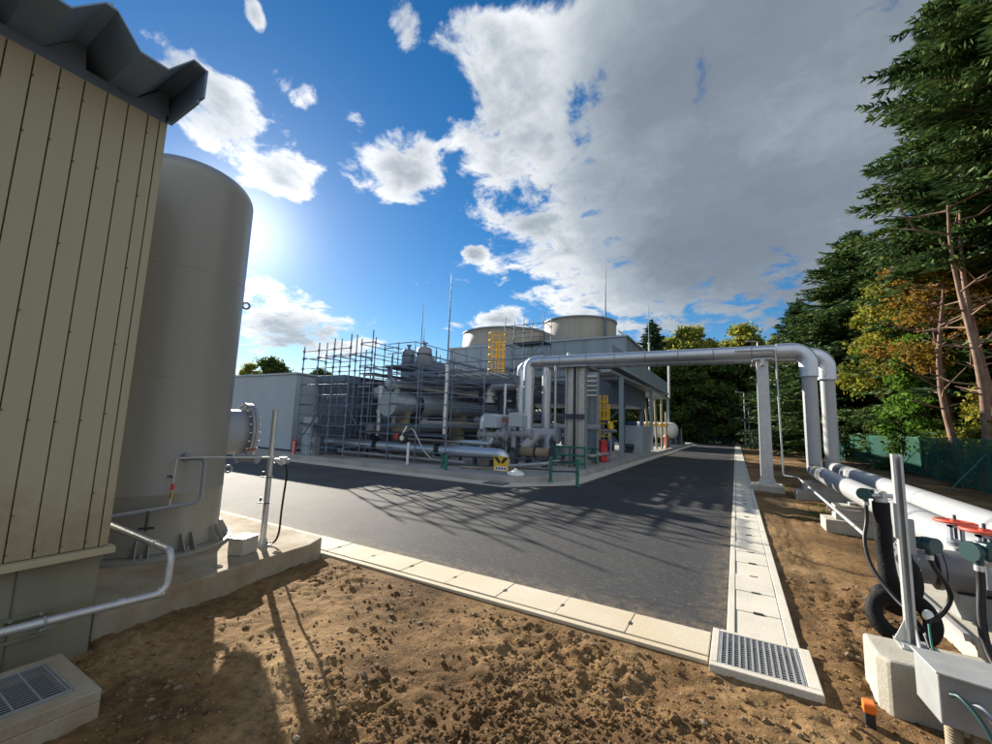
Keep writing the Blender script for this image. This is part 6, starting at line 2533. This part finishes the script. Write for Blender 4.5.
def fir_mesh(h, R0, bare, seed, leaf, dens=1.0, power=0.8):
    """returns needle quads and limb tubes of one fir"""
    g = np.random.default_rng(seed)
    P, U, Wd = [], [], []
    limbs = MB()
    z = bare
    while z < h - 0.25:
        f = (h - z) / (h - bare)
        Rz = R0 * (f ** power) * (0.75 + 0.35 * min(1, (1 - f) * 6 + 0.3))
        nb = max(5, int(round((7 + 4 * f) * dens)))
        a0 = g.uniform(0, 2 * PI)
        for k in range(nb):
            if g.random() < 0.10:
                continue
            a = a0 + 2 * PI * k / nb + g.normal(0, 0.25)
            L = Rz * g.uniform(0.50, 1.18)
            zz = z + g.normal(0, 0.12)
            d = np.array([math.cos(a), math.sin(a), 0.0])
            q = np.array([-d[1], d[0], 0.0])
            rise = g.uniform(-0.05, 0.22) + 0.5 * (1 - f) ** 2
            droop = g.uniform(0.16, 0.36)

            def at(t):
                t = np.asarray(t)[:, None]
                return np.array([0, 0, zz]) + d * (L * t) + np.array([0, 0, 1.0]) * (L * (rise * t - droop * t ** 2 + 0.10 * t ** 4))
            if L > 1.0:
                tt = np.linspace(0, 0.85, 4)
                limbs.tube([tuple(x) for x in at(tt)], [0.035 * L ** 0.5 * (1.05 - x) for x in tt], 5, False)
            sp = leaf * 0.62 / dens
            ts = np.arange(0.16, 1.0, sp / max(L, 0.3))
            if len(ts) < 2:
                ts = np.array([0.4, 0.8])
            for side in (-1, 1):
                tj = np.clip(ts + g.normal(0, 0.015, len(ts)), 0.05, 1)
                base = at(tj)
                tl = (0.42 * L * (1 - tj) + 0.22 * leaf / 0.2 * 0.9) * g.uniform(0.7, 1.15, len(tj))
                tl = np.minimum(tl, 1.1)
                dirn = unit(d * 0.75 + q * side * g.uniform(0.7, 1.1, (len(tj), 1)) + np.array([0, 0, 1.0]) * g.normal(-0.06, 0.16, (len(tj), 1)))
                nseg = np.maximum(1, np.ceil(tl / (leaf * 1.25))).astype(int)
                for s_ in range(int(nseg.max())):
                    m_ = nseg > s_
                    fr = (s_ + 0.5) / nseg[m_]
                    c = base[m_] + dirn[m_] * (tl[m_] * fr)[:, None] + np.array([0, 0, -0.10]) * ((tl[m_] * fr) ** 2)[:, None]
                    u_ = unit(dirn[m_] + g.normal(0, 0.22, (m_.sum(), 3))) * leaf * 1.0
                    w_ = unit(np.cross(u_, np.array([0, 0, 0.8]) + g.normal(0, 0.9, (m_.sum(), 3)))) * leaf * 0.25
                    P.append(c)
                    U.append(u_)
                    Wd.append(w_)
        z += g.uniform(0.22, 0.36) * (0.75 + 0.35 * f) / dens ** 0.5
    # leader
    for k in range(14):
        P.append(np.array([[0, 0, h - 0.05 * k]]) + g.normal(0, 0.03, (1, 3)))
        u_ = unit(g.normal(0, 0.5, (1, 3)) + np.array([[0, 0, 0.9]])) * leaf
        U.append(u_)
        Wd.append(unit(np.cross(u_, g.normal(0, 1, (1, 3)))) * leaf * 0.25)
    return quads(np.concatenate(P), np.concatenate(U), np.concatenate(Wd)), limbs


def fir(label, x, y, h, R0, bare, seed, leaf=0.20, dens=1.0, group='conifers of the tree belt', mname='needles', power=0.8, bark='bark'):
    t_ = thing('fir_tree', label, 'fir tree', (x, y, 0), group)
    (V_, F_), limbs = fir_mesh(h, R0, bare, seed, leaf, dens, power)
    np_obj('crown', V_, F_, mname, parent=t_)
    mb = MB()
    k = 10
    rad = 0.013 * h
    mb.tube([(x + 0.10 * math.sin(i * 0.9 + seed), y + 0.10 * math.cos(i * 1.3 + seed), -0.2 + (h * 0.98) * i / k) for i in range(k + 1)],
            [rad * (1.25 if i == 0 else 1 - i / k * 0.93) for i in range(k + 1)], 12)
    mb.build('trunk', bark, t_)
    for i in range(len(limbs.v)):
        limbs.v[i] = (limbs.v[i][0] + x, limbs.v[i][1] + y, limbs.v[i][2])
    if limbs.v:
        limbs.build('limbs', bark, t_)
    return t_


def broadleaf(label, x, y, h, R0, seed, mname, leaf=0.13, n=9000, group='broadleaved trees of the tree belt', name='broadleaf_tree', low=0.25, bark='bark', cat='tree', nclump=None):
    g = np.random.default_rng(seed)
    t_ = thing(name, label, cat, (x, y, 0), group)
    limbs = MB()
    top = []
    lean = g.normal(0, 0.05, 2)
    limbs.tube([(x + lean[0] * h * f, y + lean[1] * h * f, -0.2 + h * 0.8 * f) for f in np.linspace(0, 1, 7)], [0.016 * h * (1.1 - f) + 0.01 for f in np.linspace(0, 1, 7)], 9)
    nc = nclump or int(26 + R0 * 8)
    for k in range(nc):
        f = g.uniform(low, 1.0)
        prof_ = math.sin(PI * min(1, max(0.05, (f - low + 0.12) / (1.12 - low))) ** 0.75) ** 0.6
        a = g.uniform(0, 2 * PI)
        r_ = R0 * prof_ * g.uniform(0.25, 1.0) ** 0.6
        c = np.array([math.cos(a) * r_ + lean[0] * h * f, math.sin(a) * r_ + lean[1] * h * f, h * f * 0.97])
        top.append((c, g.uniform(0.35, 0.85) * (0.5 + 0.22 * R0)))
        z0 = max(0.1 * h, c[2] - r_ * g.uniform(0.5, 1.1))
        p0 = np.array([lean[0] * z0, lean[1] * z0, z0])
        md = (p0 + c) / 2 + np.array([0, 0, 0.08 * r_]) + g.normal(0, 0.08, 3)
        limbs.tube([(x + p[0], y + p[1], p[2]) for p in (p0, md, c)], [0.006 * h * 0.8 + 0.01, 0.004 * h * 0.6 + 0.008, 0.008], 5, False)
    limbs.build('trunk', bark, t_)
    wts = np.array([r_ ** 2 for _, r_ in top])
    cnt = g.multinomial(n, wts / wts.sum())
    P, U, Wd = [], [], []
    for (c, r_), m_ in zip(top, cnt):
        d = unit(g.normal(0, 1, (m_, 3)))
        rad = r_ * np.abs(g.normal(0.72, 0.34, (m_, 1)))
        p = c + d * rad * np.array([1.0, 1.0, 0.62])
        n_ = unit(d * 0.5 + np.array([0, 0, 0.3]) + g.normal(0, 0.7, (m_, 3)))
        u_ = unit(np.cross(n_, g.normal(0, 1, (m_, 3))))
        w_ = np.cross(n_, u_)
        s_ = leaf * g.uniform(0.65, 1.25, (m_, 1))
        P.append(p)
        U.append(u_ * s_ * 0.62)
        Wd.append(w_ * s_ * 0.40)
    V_, F_ = quads(np.concatenate(P), np.concatenate(U), np.concatenate(Wd))
    np_obj('crown', V_, F_, mname, parent=t_)
    return t_


# right-hand belt
fir('towering fir at the right edge whose top leaves the picture', 10.9, 23.0, 25.0, 5.7, 8.6, 3, 0.20, 1.4, bark='pale_bark', power=0.5)
fir('mid height fir with pointed top just left of the towering fir', 8.2, 40.0, 17.3, 7.6, 0.3, 5, 0.25, 1.1, power=0.72)
fir('fir filling the gap behind the towering fir and the pointed one', 12.3, 34.0, 19.0, 5.6, 0.4, 9, 0.26, 0.95)
fir('dark fir deep in the belt behind the reddish bare trunks', 10.6, 28.5, 21.0, 5.4, 0.4, 12, 0.26, 0.9)
fir('lower fir on the far left end of the belt beyond the risers', 6.0, 52.0, 15.5, 6.4, 0.2, 15, 0.32, 1.0, mname='needles_far')
broadleaf('yellowing tree leaning over the netting fence in front of the pointed fir', 7.6, 30.0, 10.6, 2.3, 21, 'leaves_yellow', 0.17, 14000, low=0.35, nclump=75)
broadleaf('orange tinged tree next to the bare reddish trunks', 8.3, 25.6, 10.2, 2.2, 22, 'leaves_orange', 0.14, 7000, low=0.45, nclump=48)
broadleaf('fresh green bush tree close behind the netting fence', 7.5, 26.4, 6.4, 1.4, 23, 'leaves_green', 0.15, 11000, low=0.12, nclump=60)
broadleaf('yellow green tree at the right edge above the fence', 8.9, 22.6, 4.6, 1.6, 24, 'leaves_yellow', 0.15, 12000, low=0.1)
broadleaf('dark leafy tree shading the ground behind the fresh green bush', 11.5, 29.5, 8.0, 3.2, 25, 'leaves_dark', 0.19, 15000, low=0.06)
# bare reddish trunks
for k, (x, y, h) in enumerate(((7.30, 20.9, 10.5), (7.9, 21.9, 12.0), (7.45, 23.4, 8.5))):
    lab = ('tall reddish trunk with dead side branches at the right edge of the belt', 'reddish trunk standing half behind the first bare trunk', 'shorter bare trunk with snapped twigs nearer the fresh green bush')[k]
    t_ = thing('bare_tree', lab, 'tree', (x, y, 0), 'bare reddish trunks of the tree belt')
    g = np.random.default_rng(60 + k)
    mb = MB()
    mb.tube([(x + 0.22 * math.sin(i * 0.6 + k), y, -0.2 + h * i / 9) for i in range(10)], [0.135 * (1.15 - i / 10) for i in range(10)], 10)
    mb.build('trunk', 'pale_bark', t_)
    mb = MB()
    for j in range(16):
        z_ = h * g.uniform(0.25, 0.97)
        a = g.uniform(0, 2 * PI)
        L = g.uniform(0.6, 2.2)
        p0 = Vector((x + 0.22 * math.sin(z_ / h * 5.4 + k), y, z_))
        p1 = p0 + Vector((math.cos(a) * L * 0.5, math.sin(a) * L * 0.5, L * 0.12))
        p2 = p0 + Vector((math.cos(a + 0.3) * L, math.sin(a + 0.3) * L, L * g.uniform(0.1, 0.6)))
        mb.tube([p0, p1, p2], [0.045, 0.03, 0.012], 5, False)
        mb.tube([p1, p1 + Vector((math.cos(a - 0.9) * L * 0.4, math.sin(a - 0.9) * L * 0.4, L * 0.2))], [0.02, 0.008], 4, False)
    mb.build('branches', 'pale_bark', t_)
# low growth along the fence
shrub_proto = broadleaf('leafy yellow green shrub pressed against the netting fence', 8.2, 21.2, 2.7, 1.25, 31, 'leaves_yellow', 0.14, 5200, 'shrubs along the netting fence', 'shrub', 0.1, cat='shrub', nclump=16)
shrub_dark = broadleaf('dark shrub behind the netting fence by the risers', 7.7, 30.5, 3.2, 1.5, 32, 'leaves_dark', 0.15, 5200, 'shrubs along the netting fence', 'shrub', 0.1, cat='shrub', nclump=16)
for (o, x, y, s_, a, lab) in ((shrub_proto, 8.5, 18.3, 1.0, 1.2, 'yellow green shrub nearest the right edge behind the netting fence'),
                              (shrub_dark, 7.9, 27.5, 1.05, 2.0, 'dark shrub behind the fence below the yellowing leaning tree'),
                              (shrub_proto, 8.4, 24.0, 0.9, 4.0, 'yellow green shrub below the fresh green bush tree'),
                              (shrub_dark, 7.4, 34.0, 1.1, 5.0, 'dark shrub right of the silver risers'),
                              (shrub_dark, 7.6, 37.5, 1.2, 3.3, 'dark shrub between the two silver risers, far back'),
                              (shrub_dark, 8.0, 44.0, 1.3, 0.7, 'dark shrub just left of the risers, deep in the belt'),
                              (shrub_dark, 8.9, 16.0, 1.0, 0.4, 'dark shrub low at the right edge of the fence')):
    copy_tree(o, (x, y, 0), s_, a, lab)
# wood beyond the road end
far_a = broadleaf('broad sunlit yellow green tree beyond the road end', -4.5, 68.0, 17.6, 5.2, 41, 'leaves_far', 0.38, 19000, 'trees beyond the road end', low=0.15, nclump=120)
far_b = broadleaf('deep green tree beyond the road end, second row', 0.5, 66.5, 13.0, 5.0, 42, 'leaves_dark', 0.42, 19000, 'trees beyond the road end', low=0.03, nclump=110)
fir('tall fir standing over the far trees left of the road end', -11.3, 70.0, 19.3, 6.2, 0.8, 17, 0.46, 0.85, mname='needles_far')
for (o, x, y, s_, a, lab) in ((far_a, 1.2, 71.5, 1.0, 2.0, 'yellow green tree straight beyond the road end'),
                              (far_a, 5.6, 72.0, 0.92, 4.1, 'yellow green tree beyond the road end, beside the lower fir'),
                              (far_b, -8.5, 65.0, 0.9, 1.1, 'deep green tree beyond the white storage vessel'),
                              (far_b, -3.6, 65.5, 0.95, 3.0, 'deep green tree left of the road axis'),
                              (far_b, 4.0, 65.5, 0.85, 5.0, 'deep green tree right of the far lamp'),
                              (far_b, -13.5, 66.5, 1.0, 0.5, 'deep green tree seen through the gap below the gantry'),
                              (far_b, -18.5, 64.0, 0.95, 2.3, 'deep green tree behind the cooling tower legs'),
                              (far_a, -8.2, 73.0, 0.98, 5.5, 'yellow green tree at the right of the far fir'),
                              (far_b, 8.5, 66.0, 1.0, 4.2, 'deep green tree behind the lower fir of the belt')):
    copy_tree(o, (x, y, 0), s_, a, lab)
copy_tree(far_b, (-76.0, 46.0, 0), 0.98, 1.4, 'round dark tree peeping over the pale enclosure')
copy_tree(far_b, (-70.0, 52.0, 0), 0.86, 2.4, 'smaller dark tree behind the pale enclosure, right of the round one')
copy_tree(far_a, (-92.0, 52.0, 0), 0.75, 0.4, 'yellowish tree at the left behind the pale enclosure')
for (x, y, s_, a, lab) in ((-9.5, 47.0, 0.62, 1.0, 'dark tree glimpsed below the gantry between its columns'),
                        (-14.0, 45.0, 0.64, 2.2, 'dark tree glimpsed between the cooling tower legs, left of the twin columns'),
                        (-19.5, 46.0, 0.62, 3.4, 'dark tree glimpsed through the pipe rack'),
                        (-24.5, 44.0, 0.6, 5.1, 'dark tree hidden behind the left half of the cooling tower')):
    copy_tree(far_b, (x, y, 0), s_, a, lab)
for (x, y, s_, a, lab) in ((-6.0, 64.9, 1.0, 0.3, 'low dark shrub at the far fence left of the road axis'),
                        (-1.5, 64.9, 1.1, 1.9, 'low dark shrub at the far fence straight down the road'),
                        (2.6, 64.6, 1.0, 4.4, 'low dark shrub at the far fence beside the far lamp'),
                        (-10.5, 65.5, 1.1, 2.9, 'low dark shrub at the far fence behind the storage vessel')):
    copy_tree(shrub_dark, (x, y, 0), (2.0 * s_, 1.2 * s_, 1.3 * s_), a * 0, lab)
